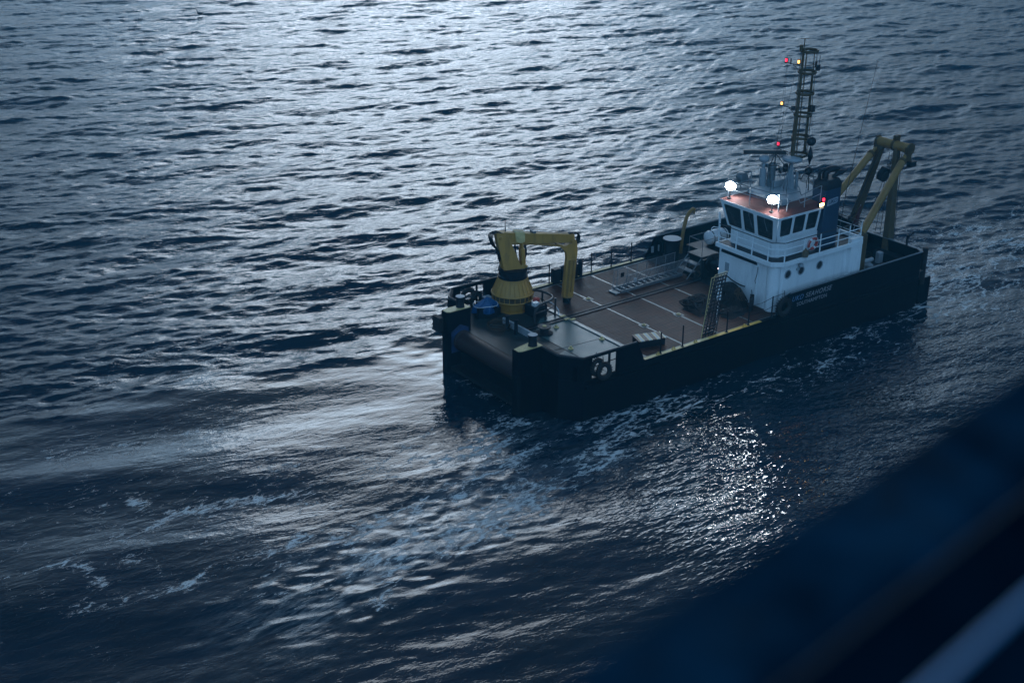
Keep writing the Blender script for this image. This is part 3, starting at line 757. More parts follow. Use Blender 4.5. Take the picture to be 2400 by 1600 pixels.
def panes(holes, mw, inward):
    for hpoly in holes:
        n = len(hpoly); cx = sum(p[0] for p in hpoly)/n; cy = sum(p[1] for p in hpoly)/n
        big = [(cx+(p[0]-cx)*1.04, cy+(p[1]-cy)*1.04) for p in hpoly]; sm = [(cx+(p[0]-cx)*.93, cy+(p[1]-cy)*.94) for p in hpoly]
        b = MB(); b.slab([mw @ Vector((x, y, inward*.012)) for x, y in big], mw.to_3x3() @ Vector((0,0,inward*.012)))
        o = b.build('window', 'glass', wh)
        b = MB(); vs = [mw @ Vector((x, y, -inward*.02)) for x, y in hpoly]+[mw @ Vector((x, y, -inward*.02)) for x, y in sm]+[mw @ Vector((x, y, inward*.012)) for x, y in sm]
        fs = [(i,(i+1)%n,n+(i+1)%n,n+i) for i in range(n)]+[(n+i,n+(i+1)%n,2*n+(i+1)%n,2*n+i) for i in range(n)]
        b.add(vs, fs); b.build('window_gasket', 'rubber', o)
nrm_f = mwf.to_3x3() @ Vector((0,0,1))
panes(fholes, mwf, 1 if nrm_f.x > 0 else -1)
nn = mwn.to_3x3() @ Vector((0,0,1)); panes(shn, mwn, 1 if nn.y > 0 else -1)
nn = mwf2.to_3x3() @ Vector((0,0,1)); panes(shf, mwf2, 1 if nn.y < 0 else -1)
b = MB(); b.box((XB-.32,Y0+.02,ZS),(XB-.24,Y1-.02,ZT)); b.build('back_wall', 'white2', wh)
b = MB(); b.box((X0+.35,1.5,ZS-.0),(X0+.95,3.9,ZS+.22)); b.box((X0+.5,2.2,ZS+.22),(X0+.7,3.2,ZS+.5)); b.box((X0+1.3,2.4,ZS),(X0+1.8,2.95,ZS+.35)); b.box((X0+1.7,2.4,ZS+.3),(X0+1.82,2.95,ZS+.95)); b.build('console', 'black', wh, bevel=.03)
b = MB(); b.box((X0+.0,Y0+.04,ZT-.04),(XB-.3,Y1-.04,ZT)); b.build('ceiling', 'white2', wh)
# handrail under the windows and the roof with its sloping orange visor
b = MB()
rx0, ry0, ry1, rxb = X0-LX-.03, Y0-LY-.03, Y1+LY+.03, 12.05
inn = .40; za, zb = 4.99, 5.17
A = [(rx0,ry0,za),(rx0,ry1,za),(rxb,ry1,za),(rxb,ry0,za)]
C = [(rx0+inn,ry0+inn,zb),(rx0+inn,ry1-inn,zb),(rxb,ry1-inn,zb),(rxb,ry0+inn,zb)]
b.add(A+C, [(0,1,5,4),(1,2,6,5),(3,0,4,7),(4,5,6,7),(0,3,2,1),(2,3,7,6)]); b.build('visor_roof', 'orange', wh, sharp=10)
b = MB(); b.box((rx0-.01,ry0-.01,4.93),(rxb,ry1+.01,4.986)); b.build('roof_edge', 'white', wh)
b = MB(); b.box((11.0,1.9,5.0),(13.9,4.5,5.19)); b.build('upper_roof', 'white2', wh)
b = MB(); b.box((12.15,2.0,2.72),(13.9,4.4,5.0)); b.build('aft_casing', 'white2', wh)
for a_, c_ in (((10.2,2.9,5.17),(11.2,4.2,5.36)),((11.9,3.9,5.19),(12.6,4.4,5.55)),((10.0,1.6,5.17),(10.5,2.1,5.5))):
    b = MB(); b.box(a_, c_); b.build('roof_locker', 'white2', wh, bevel=.03)
b = MB()
for y in (1.75, 2.8): b.tube([(X0-.25,y,ZT-.10),(X0-.34,y-.1,ZT-.35),(X0-.27,y-.28,ZT-.85)], .012, 6)
b.build('wiper', 'galv', wh)
# railing on the roof
rr = empty('roof_railing', (0,0,0), wh)
zr = 5.17
rp2 = [(8.95,4.35),(8.97,2.85),(9.2,1.12),(9.66,.98),(10.93,.98),(12.1,.98),(12.9,2.2),(12.9,4.5),(11.0,4.75)]
b = MB(); b.cyl((0,0,0),(0,0,.92),.022,n=8); q1 = b.build('roof_post', 'white2', wh)
for i, (x, y) in enumerate(rp2):
    o = q1 if i == 0 else q1.copy()
    if i: COL.objects.link(o); o.parent = wh
    o.location = (x, y, zr-.06)
for z, r, nmz in ((6.02,.024,'galv'),(5.6,.016,'white2')):
    b = MB(); b.tube([(8.95,4.35,z),(8.97,2.85,z),(9.2,1.12,z),(9.66,.98,z),(10.5,.98,z)], r, 8); b.tube([(10.5,.98,z),(10.62,.98,z-.22),(11.9,.98,z-.02),(12.1,.98,z)], r, 8)
    b.tube([(8.95,4.35,z),(9.3,4.75,z-.02),(11.0,4.75,z)], r, 8)
    b.build('roof_handrail', nmz, wh)
bpy.data.objects.remove(rr)

# ---------------------------------------------------------------- floodlights and lamps
def floodlight(x, y, z, aim):
    f = empty('floodlight', (x, y, z), boat)
    d = Vector(aim).normalized()
    b = MB(); b.cyl(d*-.25, d*.0, .15, .275, n=20); b.cyl((0,0,-.62),(0,0,-.15),.03,n=8); b.box((-.1,-.1,-.64),(.1,.1,-.6))
    b.tube([(0,-.22,-.02),(0,-.2,-.2),(0,.2,-.2),(0,.22,-.02)], .018, 6); b.build('lamp_housing', 'steel', f)
    b = MB(); b.cyl(d*.0, d*.05, .26, .22, n=24); b.cyl(d*.05, d*.08, .22, .12, n=24); b.build('lamp_glass', 'flood', f)
floodlight(9.02, 4.28, 5.72, (-.86,-.62,-.30))
floodlight(9.06, 1.42, 5.74, (-.80,-.72,-.34))
def navlamp(x, y, z, m_, s=1.0, base=True):
    n_ = empty('navigation_light', (x, y, z), boat)
    b = MB(); b.lathe((0,0,0), [(.07*s,-.17*s),(.10*s,-.16*s),(.10*s,-.10*s),(.085*s,-.09*s)], 14); b.lathe((0,0,0), [(.085*s,.10*s),(.09*s,.11*s),(.05*s,.15*s)], 14)
    b.box((.05*s,-.08*s,-.1*s),(.10*s,.08*s,.12*s)); b.build('lamp_body', 'black', n_)
    b = MB(); b.lathe((0,0,0), [(.05*s,-.09*s),(.062*s,0),(.05*s,.10*s)], 14); b.build('lamp_lens', m_, n_)
navlamp(12.44,4.35,11.70,'redlamp',.85); navlamp(12.30,3.40,11.80,'amber',.85); navlamp(12.44,4.40,9.48,'amber',.8); navlamp(12.44,4.40,7.36,'redlamp',.85)
navlamp(12.05,.72,5.37,'redlamp',1.0)
o = empty('deck_lamp', (11.86,.68,5.14), boat)
b = MB(); b.box((-.16,-.02,-.08),(.16,.12,.10)); b.build('lamp_housing', 'black', o)
b = MB(); b.box((-.13,-.045,-.055),(.13,-.022,.075)); b.build('lamp_glass', 'bigamber', o)
b = MB(); b.box((8.93,4.58,1.12),(9.05,4.66,1.2)); b.build('passage_lamp', 'pin', boat)

# ---------------------------------------------------------------- roof equipment
ra = empty('radar', (11.7,4.6,5.19), boat)
b = MB(); b.cyl((0,0,0),(0,0,.95),.20,.17,n=20); b.build('pedestal', 'white2', ra)
b = MB(); b.lathe((0,0,.95), [(.09,0),(.09,.28),(.24,.36),(.29,.50),(.24,.66),(.10,.70)], 22); b.build('gearbox', 'white2', ra)
b = MB(); d = Vector((1.66,-1.25,.0)).normalized(); n_ = Vector((-d.y,d.x,0))
c = Vector((0,0,1.80)); P = []
for s1, s2, s3 in ((-1,-1,-1),(1,-1,-1),(1,1,-1),(-1,1,-1),(-1,-1,1),(1,-1,1),(1,1,1),(-1,1,1)): P.append(c+d*(1.10*s1)+n_*(.09*s2)+Vector((0,0,.10*s3)))
b.add(P, [(0,3,2,1),(4,5,6,7),(0,1,5,4),(1,2,6,5),(2,3,7,6),(3,0,4,7)]); b.build('scanner_bar', 'steel', ra, bevel=.02)
b = MB(); b.cyl((11.98,4.28,5.19),(11.98,4.28,6.20),.21,n=22); b.lathe((11.98,4.28,6.2), [(.23,0),(.25,.04),(.22,.18),(.12,.27),(.02,.29)], 22); b.build('vent_cowl', 'galv', boat)
b = MB(); b.tube([(12.15,4.15,6.1),(12.3,4.05,6.15),(12.35,4.0,5.9)], .06, 8); b.build('vent_flap', 'black', boat)
so = empty('searchlight', (10.62,5.1,5.15), boat)
b = MB(); b.cyl((0,0,0),(0,0,.35),.03,n=8); b.tube([(-.25,0,.62),(-.25,0,.3),(.25,0,.3),(.25,0,.62)], .02, 6); b.build('searchlight_yoke', 'galv', so)
b = MB(); b.lathe((0,0,.58), [(.20,-.26),(.26,-.24),(.28,.05),(.20,.2),(.05,.24)], 22, axis='y'); b.build('searchlight_drum', 'galv', so)
b = MB()
for p, q in (((11.5,3.66,7.16),(11.5,4.03,6.42)),((11.5,3.66,7.16),(11.5,2.79,6.54)),((11.5,3.66,7.16),(11.5,3.65,6.55)),((11.5,4.03,6.42),(11.5,3.65,6.55)),((11.5,3.65,6.55),(11.5,2.79,6.54)),
             ((11.5,4.03,6.42),(11.9,4.2,5.2)),((11.5,2.79,6.54),(12.3,3.3,6.6))): b.cyl(p, q, .024, n=8)
b.build('aerial_frame', 'steel', boat)
b = MB(); b.tube([(12.58,3.29,6.16),(12.77,3.15,6.12),(12.83,3.1,6.0),(12.87,3.08,5.67),(12.92,3.04,5.7),(12.97,3.0,5.95),(13.1,2.9,6.0),(13.5,2.6,5.82)], .028, 8, smooth=2)
b.tube([(13.2,2.9,5.2),(13.2,2.9,5.85),(13.4,2.6,5.85),(13.4,2.6,5.2)], .02, 8, smooth=1); b.tube([(13.2,2.9,5.85),(12.4,1.7,5.8)], .02, 8); b.build('bent_pipework', 'steel', boat)
b = MB()
for k in range(4):
    x = 10.8+.5*k; y = 3.2+.25*(k%2); b.cyl((x,y,5.19),(x,y,5.9+.25*(k%3)),.012,n=6)
b.cyl((10.9,2.2,5.19),(10.9,2.2,6.4),.014,n=6); b.cyl((10.38,4.4,5.19),(10.38,4.4,8.4),.008,.004,n=6)
b.build('roof_aerials', 'steel', boat)

# ---------------------------------------------------------------- mast
ms = empty('mast', (12.44,3.4,5.19), boat)
def mz(z): return z-5.19
def mx_(z): return (z-5.19)*.022
b = MB(); b.slab([(-.30,-.05,0),(.30,-.05,0),(.08,-.05,mz(6.65)),(-.06,-.05,mz(6.65))], (0,.10,0)); b.slab([(-.05,-.34,0),(-.05,.34,0),(-.05,.07,mz(6.6)),(-.05,-.07,mz(6.6))], (.10,0,0))
b.cyl((-.5,.1,0),(-.05,0,mz(6.3)),.025,n=8); b.cyl((.25,-.55,0),(.0,0,mz(6.2)),.025,n=8); b.cyl((.3,-.2,0),(.3,-.2,.9),.09,n=10); b.build('mast_foot', 'white2', ms)
b = MB(); b.lathe((.05,0,mz(6.60)), [(.10,-.02),(.35,.03),(.50,.10),(.53,.18),(.48,.27),(.25,.33),(.05,.35)], 26); b.build('platform_dome', 'white2', ms)
b = MB(); b.lathe((-.28,.12,mz(6.33)), [(.02,-.24),(.12,-.2),(.15,0),(.12,.2),(.02,.24)], 14); b.build('mast_horn', 'black', ms)
b = MB(); b.cyl((mx_(6.9),0,mz(6.85)),(mx_(12.45),0,mz(12.45)),.105,.06,n=12); b.cyl((mx_(12.4),0,mz(12.4)),(mx_(13),0,mz(12.92)),.025,n=8)
b.cyl((mx_(13)-.17,.13,mz(12.92)),(mx_(13)+.17,-.13,mz(12.92)),.015,n=6); b.box((-.10,-.06,mz(12.35)),(.02,.06,mz(12.62))); b.build('main_pole', 'adark', ms)
b = MB(); b.cyl((.93,0,mz(6.9)),(.99,0,mz(11.3)),.08,.06,n=10); b.cyl((.99,0,mz(11.2)),(.98,0,mz(12.3)),.022,n=8)
for a_ in (60,-60,115): b.cyl((.5+.43*math.cos(R(a_)),.43*math.sin(R(a_)),mz(6.92)),(.58+.40*math.cos(R(a_)),.40*math.sin(R(a_)),mz(12.27)),.018,n=6)
b.build('cage_bars', 'adark', ms)
for z in (6.93, 7.86, 9.02, 10.13, 11.2, 12.27):
    b = MB(); b.torus((.48+mx_(z)*.6,0,mz(z)), .44, .042, 'z', 28, 8, sq=1.6); b.build('cage_hoop', 'adark', ms)
b = MB()
for s_ in (0, .30): b.cyl((.16+s_,.10,mz(6.9)),(.20+s_+.05,.10,mz(12.2)),.018,n=6)
z = 7.0
while z < 12.1: b.cyl((.16+(z-6.9)*.01,.10,mz(z)),(.47+(z-6.9)*.012,.10,mz(z)),.013,n=6); z += .30
b.build('mast_ladder', 'adark', ms)
def yard(z, yl, yr):
    b = MB(); b.cyl((0,yl,z-5.19+.05),(mx_(z),0,z-5.19),.022,n=8); b.cyl((mx_(z),0,z-5.19),(.95,yr,z-5.19+.02),.022,n=8)
    b.cyl((0,yl*.5,z-5.19+.02),(mx_(z-.35),0,z-5.19-.32),.016,n=6); b.cyl((0,yl,z-5.19),(0,yl,z-5.19+.05),.06,n=8); b.cyl((.95,yr,z-5.3),(.95,yr,z-5.0),.06,n=8)
    b.build('yard', 'steel', ms)
yard(11.54, .95, -.2); yard(9.33, 1.0, -.2); yard(7.05, 1.0, -.05)
b = MB(); b.cyl((-.02,.62,mz(11.55)),(-.02,.62,mz(11.85)),.035,n=8); b.build('mast_sensor', 'steel', ms)
b = MB(); b.cyl((1.1,-.25,mz(11.5)),(1.15,-.25,mz(12.0)),.02,n=6); b.box((.98,-.30,mz(11.25)),(1.18,-.15,mz(11.55))); b.build('mast_sensor', 'steel', ms)
b = MB(); b.box((1.0,-.2,mz(9.1)),(1.2,-.02,mz(9.45))); b.build('mast_sensor', 'steel', ms)
b = MB(); b.box((-.22,.02,mz(9.35)),(-.06,.16,mz(9.55))); b.build('mast_sensor', 'steel', ms)
b = MB()
for (p, q) in (((0,.88,11.5),(-.5,.7,6.2)),((0,.84,11.5),(-.3,.55,5.3)),((0,.75,9.3),(-.75,.95,5.3)),((0,.3,11.1),(-.6,.85,5.3)),((.5,-.6,9.2),(.75,-1.0,5.4))): b.cyl((p[0],p[1],p[2]-5.19),(q[0],q[1],q[2]-5.19),.007,n=5)
b.build('halyards', 'black', ms)
b = MB(); b.cyl((13.0,2.59,5.19),(12.96,2.64,6.3),.03,n=8); b.cyl((12.96,2.64,6.3),(12.95,2.66,7.95),.008,n=6); b.cyl((12.95,2.66,7.9),(13.38,3.4,8.0),.02,n=6); b.build('signal_pole', 'steel', boat)

# ---------------------------------------------------------------- funnel
fu = empty('funnel', (0,0,0), boat)
b = MB(); b.prism(rounded([(12.2,.75),(13.42,.75),(13.42,1.66),(12.2,1.66)], .12, 3), 2.72, 5.78); b.build('casing', 'blue', fu)
b = MB(); pr = rounded([(12.2,.75),(13.42,.75),(13.42,1.66),(12.2,1.66)], .12, 3); n = len(pr)
cx, cy = 12.8, 1.2
vs = [(x,y,5.781) for x,y in pr]+[(x,y,6.05) for x,y in pr]+[(cx+(x-cx)*.8,cy+(y-cy)*.75,6.26) for x,y in pr]
b.add(vs, [(i,(i+1)%n,n+(i+1)%n,n+i) for i in range(n)]+[(n+i,n+(i+1)%n,2*n+(i+1)%n,2*n+i) for i in range(n)]+[tuple(range(2*n,3*n)), tuple(range(n))[::-1]]); b.build('funnel_top', 'black', fu)
for pts, r0 in (([(12.3,1.35,6.2),(12.3,1.35,6.55),(12.38,1.33,6.7),(12.62,1.25,6.74)], [.09,.09,.09,.075]),
                ([(12.62,1.25,6.2),(12.62,1.25,6.5),(12.8,1.22,6.68),(13.15,1.2,6.68),(13.5,1.18,6.66)], [.17,.17,.17,.16,.10]),
                ([(13.1,1.1,6.1),(13.12,1.1,6.3),(13.3,1.08,6.44),(13.6,1.06,6.46),(13.95,1.04,6.46)], [.12,.12,.13,.14,.05])):
    b = MB(); P = [Vector(p) for p in pts]; b.tube(P, r0, 12); b.build('exhaust_pipe', 'black', fu)
b = MB(); b.slab([Vector((x,.742,z)) for x, z in rounded([(12.36,4.93),(13.14,5.02),(13.18,5.33),(12.42,5.27)], .06, 3)], (0,-.01,0)); b.build('funnel_panel', 'panel', fu)
def text_mesh(name, body, size, mt, parent, loc, rot, ext=.004, shear=0, sx=1, space=1, font=None, off=0):
    cu = bpy.data.curves.new(name, 'FONT'); cu.body = body; cu.size = size; cu.extrude = ext; cu.shear = shear; cu.space_character = space; cu.offset = off
    ob = bpy.data.objects.new('tmp', cu); COL.objects.link(ob)
    me = bpy.data.meshes.new_from_object(ob.evaluated_get(bpy.context.evaluated_depsgraph_get()))
    COL.objects.unlink(ob); bpy.data.objects.remove(ob)
    me.materials.clear(); me.materials.append(M[mt])
    o = bpy.data.objects.new(name, me); COL.objects.link(o); o.parent = parent
    o.location = loc; o.rotation_euler = rot; o.scale = (sx,1,1)
    return o
text_mesh('funnel_letters', 'UKD', .27, 'blue', fu, (12.44,.728,5.03), (R(90),R(-4),0), shear=.25, sx=1.15, off=.004)
M['letter'] = mat('lettering_paint', (.30,.32,.34), .6)
M['letterblue'] = mat('lettering_paint_blue', (.10,.24,.42), .6)
tilt = 0
text_mesh('ship_name_lettering', 'UKD', .37, 'letterblue', boat, (9.52,-.008,.66), (R(90),0,0), shear=.3, sx=1.0, space=1.15)
text_mesh('ship_name_lettering', 'SEAHORSE', .37, 'letter', boat, (10.52,-.008,.66), (R(90),0,0), shear=.3, sx=1.0, space=1.15)
text_mesh('home_port_lettering', 'SOUTHAMPTON', .29, 'letter', boat, (9.92,-.008,.33), (R(90),0,0), sx=.98, space=1.1)

# ---------------------------------------------------------------- stern frame
af = empty('stern_gantry', (0,0,0), boat)
E0, E1 = Vector((21.5,2.92,5.95)), Vector((21.4,4.98,5.95))
b = MB(); b.cyl(E0, E1, .27, n=20); o = b.build('crossbeam', 'ayellow', af)
b = MB()
for e, dd in ((E0,-1),(E1,1)): b.cyl(e+Vector((0,.02*dd,0)), e+Vector((0,.08*dd,0)), .33, n=20); b.box(e+Vector((-.30,-.06,-.75)), e+Vector((.15,.10,.1)))
b.cyl((21.45,3.85,5.95),(21.45,3.98,5.95),.32,n=16); b.box((21.35,3.82,6.1),(21.75,4.0,6.5)); b.build('beam_flanges', 'adark', af)
def box_leg(p, q, w0, w1):
    p, q = Vector(p), Vector(q); b = MB(); vs = []
    for c, ww in ((p,w0),(q,w1)):
        for sx, sy in ((-1,-1),(1,-1),(1,1),(-1,1)): vs.append(c+Vector((sx*ww,sy*ww*.8,0)))
    b.add(vs, [(0,3,2,1),(4,5,6,7),(0,1,5,4),(1,2,6,5),(2,3,7,6),(3,0,4,7)]); return b
b = box_leg((20.2,2.65,.4),(21.4,3.7,5.85),.26,.17); b.build('gantry_leg', 'adark', af, bevel=.04)
b = box_leg((20.2,5.5,.4),(21.4,4.72,5.85),.26,.17); b.build('gantry_leg', 'adark', af, bevel=.04)
for p, q in (((21.3,3.0,5.6),(15.75,1.1,2.6)),((21.2,4.98,5.6),(15.9,4.35,2.45))):
    p, q = Vector(p), Vector(q); d = (q-p).normalized()
    b = MB(); b.cyl(p+d*.5, q, .20, n=18); b.cyl(p, p+d*.6, .11, n=14); b.lathe((0,0,0), [(0,0)], 3, cap=False) if False else None
    b.build('gantry_brace', 'ayellow', af)
    b = MB(); b.cyl(p+d*.45, p+d*.62, .235, n=18); b.cyl(q-d*.1, q+d*.25, .26, n=14); b.box(q+Vector((-.2,-.25,-2.5)), q+Vector((.3,.25,.1))); b.build('brace_collar', 'adark', af)
b = MB(); L0, L1 = Vector((20.2,3.25,1.0)), Vector((21.35,3.95,5.5)); off = Vector((-.05,.32,0))
b.cyl(L0, L1, .014, n=6); b.cyl(L0+off, L1+off*.5, .014, n=6)
for k in range(15): t = (k+.5)/15; b.cyl(L0.lerp(L1,t), (L0+off).lerp(L1+off*.5,t), .011, n=5)
b.build('gantry_ladder', 'black', af)
b = MB(); b.cyl((19.7,5.3,1.0),(20.95,4.75,4.9),.022,n=6); b.cyl((19.75,5.2,1.0),(21.15,4.6,5.7),.015,n=6); b.cyl((20.5,2.5,1.1),(21.5,3.4,5.5),.02,n=6)
b.tube([(21.4,3.7,5.6),(21.2,3.3,4.7),(20.9,3.2,4.1),(20.9,3.45,3.9)], .018, 6, smooth=2); b.cyl((20.0,4.2,1.1),(20.9,3.95,4.2),.014,n=6); b.cyl((16.5,3.2,3.4),(19.8,4.9,4.7),.012,n=5)
b.build('gantry_lines', 'black', af)
b = MB(); b.box((21.2,2.55,5.0),(21.75,2.8,5.3)); b.build('gantry_lamp_bracket', 'black', af)
# winch and gear on the after deck
wn = empty('towing_winch', (18.2,4.9,0), boat)
b = MB(); b.lathe((0,0,.75), [(.75,-1.5),(.75,-1.4),(.35,-1.38),(.35,1.38),(.75,1.4),(.75,1.5)], 26, axis='y'); b.build('winch_drum', 'rope', wn)
b = MB(); b.box((-.8,-1.75,0),(.8,-1.55,1.25)); b.box((-.8,1.55,0),(.8,1.75,1.25)); b.box((-.9,-1.9,0),(.9,1.9,.12)); b.build('winch_frame', 'black', wn)
b = MB(); b.slab([(20.05,3.9,1.0),(20.05,9.5,1.0),(20.05,9.5,1.75),(20.05,6.5,1.6),(20.05,4.4,1.2)], (.1,0,0)); b.build('transom_upstand', 'hull', boat)
b = MB(); b.lathe((17.4,1.6,0), [(.24,0),(.24,.45),(.05,.6)], 16); b.build('deck_vent', 'white2', boat)
b = MB(); b.box((18.9,2.1,0),(19.25,2.4,.65)); b.build('deck_vent_box', 'white2', boat, bevel=.05)
b = MB(); b.lathe((19.3,4.0,0), [(.2,0),(.2,.9),(.0,1.15)], 16); b.build('deck_vent', 'white2', boat)
b = MB(); b.tube([(16.4,1.6,.3),(16.4,1.3,.9),(16.9,1.1,1.0),(17.2,1.3,.9)], .12, 10, smooth=2); b.tube([(15.4,1.7,.7),(15.5,1.4,1.0),(15.75,1.2,.8)], .12, 10, smooth=2); b.build('goose_neck_pipe', 'white2', boat)
for a_, c_ in (((16.2,.5,0),(17.0,1.1,.55)),((17.6,.4,0),(18.3,.9,.4))):
    b = MB(); b.box(a_, c_); b.build('deck_locker', 'mud', boat, bevel=.03)
b = MB(); b.box((19.4,1.1,.0),(19.95,3.0,.5)); b.build('stern_grating', 'black', boat)

# ---------------------------------------------------------------- gear on the far side abreast of the house
b = MB(); b.tube([(11.2,9.8,0),(11.25,9.8,1.1),(11.45,9.8,2.0),(11.65,9.8,2.3),(11.95,9.8,2.5),(12.05,9.8,2.38)], .10, 12, smooth=2); b.cyl((12.02,9.8,2.42),(12.02,9.8,2.22),.09,n=10); b.build('davit', 'ayellow', boat)
b = MB(); b.lathe((9.95,9.25,0), [(.42,0),(.40,1.2),(.52,1.24),(.52,1.3)], 30); o = b.build('fixed_bollard', 'black', boat)
b = MB(); b.lathe((9.95,9.25,1.302), [(.50,0),(.50,.012)], 30); b.build('bollard_top', 'white2', o)
st = empty('boarding_stairs', (9.7,6.9,0), boat)
b = MB(); b.box((-.1,-.35,1.0),(1.2,.75,1.06)); b.cyl((-.05,-.3,0),(-.05,-.3,1.0),.07,n=10); b.cyl((-.05,.7,0),(-.05,.7,1.0),.05,n=10); b.build('landing', 'steel', st)
b = MB()
for y in (-.3,.7): b.tube([(1.1,y,1.95),(-.05,y,1.95),(-.05,y,1.05)], .02, 6)
b.tube([(-.05,-.3,1.95),(-.05,.7,1.95)], .02, 6)
b.box((-.8,-.3,.3),(-.45,.7,.35)); b.box((-.45,-.3,.62),(-.1,.7,.67)); b.tube([(-1.1,-.3,0),(-.05,-.3,1.0)], .03, 6); b.tube([(-1.1,.7,0),(-.05,.7,1.0)], .03, 6); b.build('stair_flight', 'galv', st)
b = MB(); b.lathe((9.9,5.6,.85), [(.55,-.8),(.55,-.7),(.3,-.68),(.3,.3),(.55,.32),(.55,.42)], 22, axis='y'); b.box((9.3,4.7,0),(10.5,4.85,1.1)); b.box((9.3,6.1,0),(10.5,6.2,1.1)); b.build('mooring_winch', 'black', boat)
b = MB(); b.box((11.0,8.0,0),(13.3,9.2,.75)); b.build('raft_cradle', 'black', boat)
for x0_, x1_ in ((9.95,10.25),(9.45,9.58)):
    b = MB(); b.box((x0_,10.28,.25),(x1_,10.36,.6)); b.build('notice_plate', 'white2', boat)
for x in (2.75,3.05,3.3,3.95,4.27):
    b = MB(); b.cyl((x,B-.16,.07),(x,B-.16,.07+(.62 if x<4 else .8)),.13,n=12); b.lathe((x,B-.16,.07+(.62 if x<4 else .8)), [(.13,0),(.09,.1),(.02,.16)], 12); b.build('guide_pin', 'black', boat)
b = MB(); b.box((2.35,B-.34,.07),(2.75,B-.05,.85)); b.build('guide_block', 'black', boat)

# ---------------------------------------------------------------- deck crane
cr = empty('deck_crane', (-1.38,8.83,0), boat)
D = Vector((2.6,-.9,0)).normalized(); Nn = Vector((-D.y, D.x, 0))
def cp(al, z, n=0): return D*al+Nn*n+Vector((0,0,z))
b = MB(); b.lathe((0,0,0), [(.86,0),(.86,.04),(.80,.05),(.97,.62)], 8); b.build('pedestal', 'yellow', cr)
b = MB()
b.lathe((0,0,0), [(1.0,.62),(1.0,.92)], 32)
b.build('guard_band', 'adark', cr)
b = MB(); b.torus((0,0,.94), 1.05, .045, 'z', 40, 8); b.torus((0,0,.60), 1.02, .035, 'z', 40, 8)
for k in range(24):
    a = 2*math.pi*k/24; c_, s_ = math.cos(a), math.sin(a)
    b.cyl((1.04*c_,1.04*s_,.6),(1.05*c_,1.05*s_,.95),.018,n=5); b.cyl((1.05*c_,1.05*s_,.95),(.735*c_,.735*s_,1.70),.018,n=5)
b.torus((0,0,1.70), .74, .03, 'z', 36, 8); b.build('guard_ribs', 'yellow', cr)
b = MB(); b.lathe((0,0,0), [(1.02,.96),(.71,1.70)], 32); b.build('guard_cone', 'yellow', cr)
b = MB(); b.lathe((0,0,0), [(.74,1.70),(.76,1.85),(.70,1.87),(.70,2.08),(.74,2.10),(.74,2.20),(.3,2.22)], 36)
for k in range(36):
    a = 2*math.pi*k/36; b.cyl((.70*math.cos(a),.70*math.sin(a),2.12),(.70*math.cos(a),.70*math.sin(a),2.28),.022,n=5)
b.build('slewing_ring', 'black', cr)
b = MB()
for s_ in (-1, 1):
    b.slab([cp(-.56,2.2,s_*.34),cp(.66,2.2,s_*.34),cp(.68,2.36,s_*.30),cp(.34,2.38,s_*.26),cp(-.30,3.95,s_*.24),cp(-.38,4.15,s_*.24),cp(-.90,4.15,s_*.24),cp(-.92,3.95,s_*.24)], Nn*(-.05*s_))
b.slab([cp(-.56,2.2,-.33),cp(-.56,2.2,.33),cp(-.91,4.1,.23),cp(-.91,4.1,-.23)], D*.05)
b.slab([cp(.30,2.4,-.26),cp(.30,2.4,.26),cp(-.26,3.5,.24),cp(-.26,3.5,-.24)], D*.03)
b.slab([cp(-.56,2.2,-.33),cp(.66,2.2,-.33),cp(.66,2.2,.33),cp(-.56,2.2,.33)], (0,0,.03))
b.build('crane_tower', 'yellow', cr, bevel=.012)
def beam(al0, z0, al1, z1, h0, h1, w):
    return [cp(al0,z0+h0/2,-w),cp(al0,z0-h0/2,-w),cp(al1,z1-h1/2,-w),cp(al1,z1+h1/2,-w)], Nn*(2*w)
b = MB(); b.slab(*beam(-.82,3.88,3.2,3.47,.60,.44,.19)); b.slab(*beam(-.4,3.56,2.2,3.22,.12,.08,.12)); b.cyl(cp(-.7,3.9,-.30),cp(-.7,3.9,.30),.09,n=14); b.cyl(cp(3.12,3.42,-.28),cp(3.12,3.42,.28),.10,n=14)
b.slab(*beam(1.9,3.22,2.75,3.05,.10,.08,.06)); b.build('main_boom', 'yellow', cr, bevel=.02)
b = MB(); b.slab([cp(.04,4.13,-.235),cp(.56,4.08,-.235),cp(.56,3.58,-.235),cp(.35,3.52,-.235),cp(.10,3.62,-.235)], Nn*.47); b.build('boom_saddle', 'cream', cr, bevel=.02)
b = MB()
for s_ in (-.16, .16): b.cyl(cp(.52,2.3,s_),cp(.46,3.2,s_),.115,n=14); b.cyl(cp(.46,3.2,s_),cp(.42,3.62,s_),.06,n=10)
b.build('lift_cylinder', 'yellow', cr)
b = MB(); b.slab([cp(2.25,3.28,-.16),cp(2.72,3.10,-.16),cp(3.33,3.35,-.16),cp(3.40,2.75,-.16),cp(3.36,2.35,-.16),cp(2.83,2.35,-.16),cp(2.78,2.75,-.16),cp(2.5,3.05,-.16)], Nn*.32)
b.slab(*[[cp(2.83,2.4,-.17),cp(3.36,2.4,-.17),cp(3.22,.30,-.15),cp(2.68,.30,-.15)], Nn*.34]); b.build('jib', 'yellow', cr, bevel=.02)
b = MB(); b.slab([cp(2.92,2.35,-.185),cp(3.02,2.35,-.185),cp(2.92,.35,-.165),cp(2.80,.35,-.165)], Nn*-.03); b.cyl(cp(3.2,2.3,-.22),cp(3.06,.6,-.2),.03,n=8); b.torus(cp(2.95,.34,0), .29, .03, 'z', 18, 8); b.build('jib_ram', 'ayellow', cr)
b = MB(); b.cyl(cp(2.94,.30,0),cp(2.92,.02,0),.24,.20,n=18); b.torus(cp(2.90,.12,-.25), .09, .03, 'x', 14, 8); b.build('jib_head', 'black', cr)
b = MB()
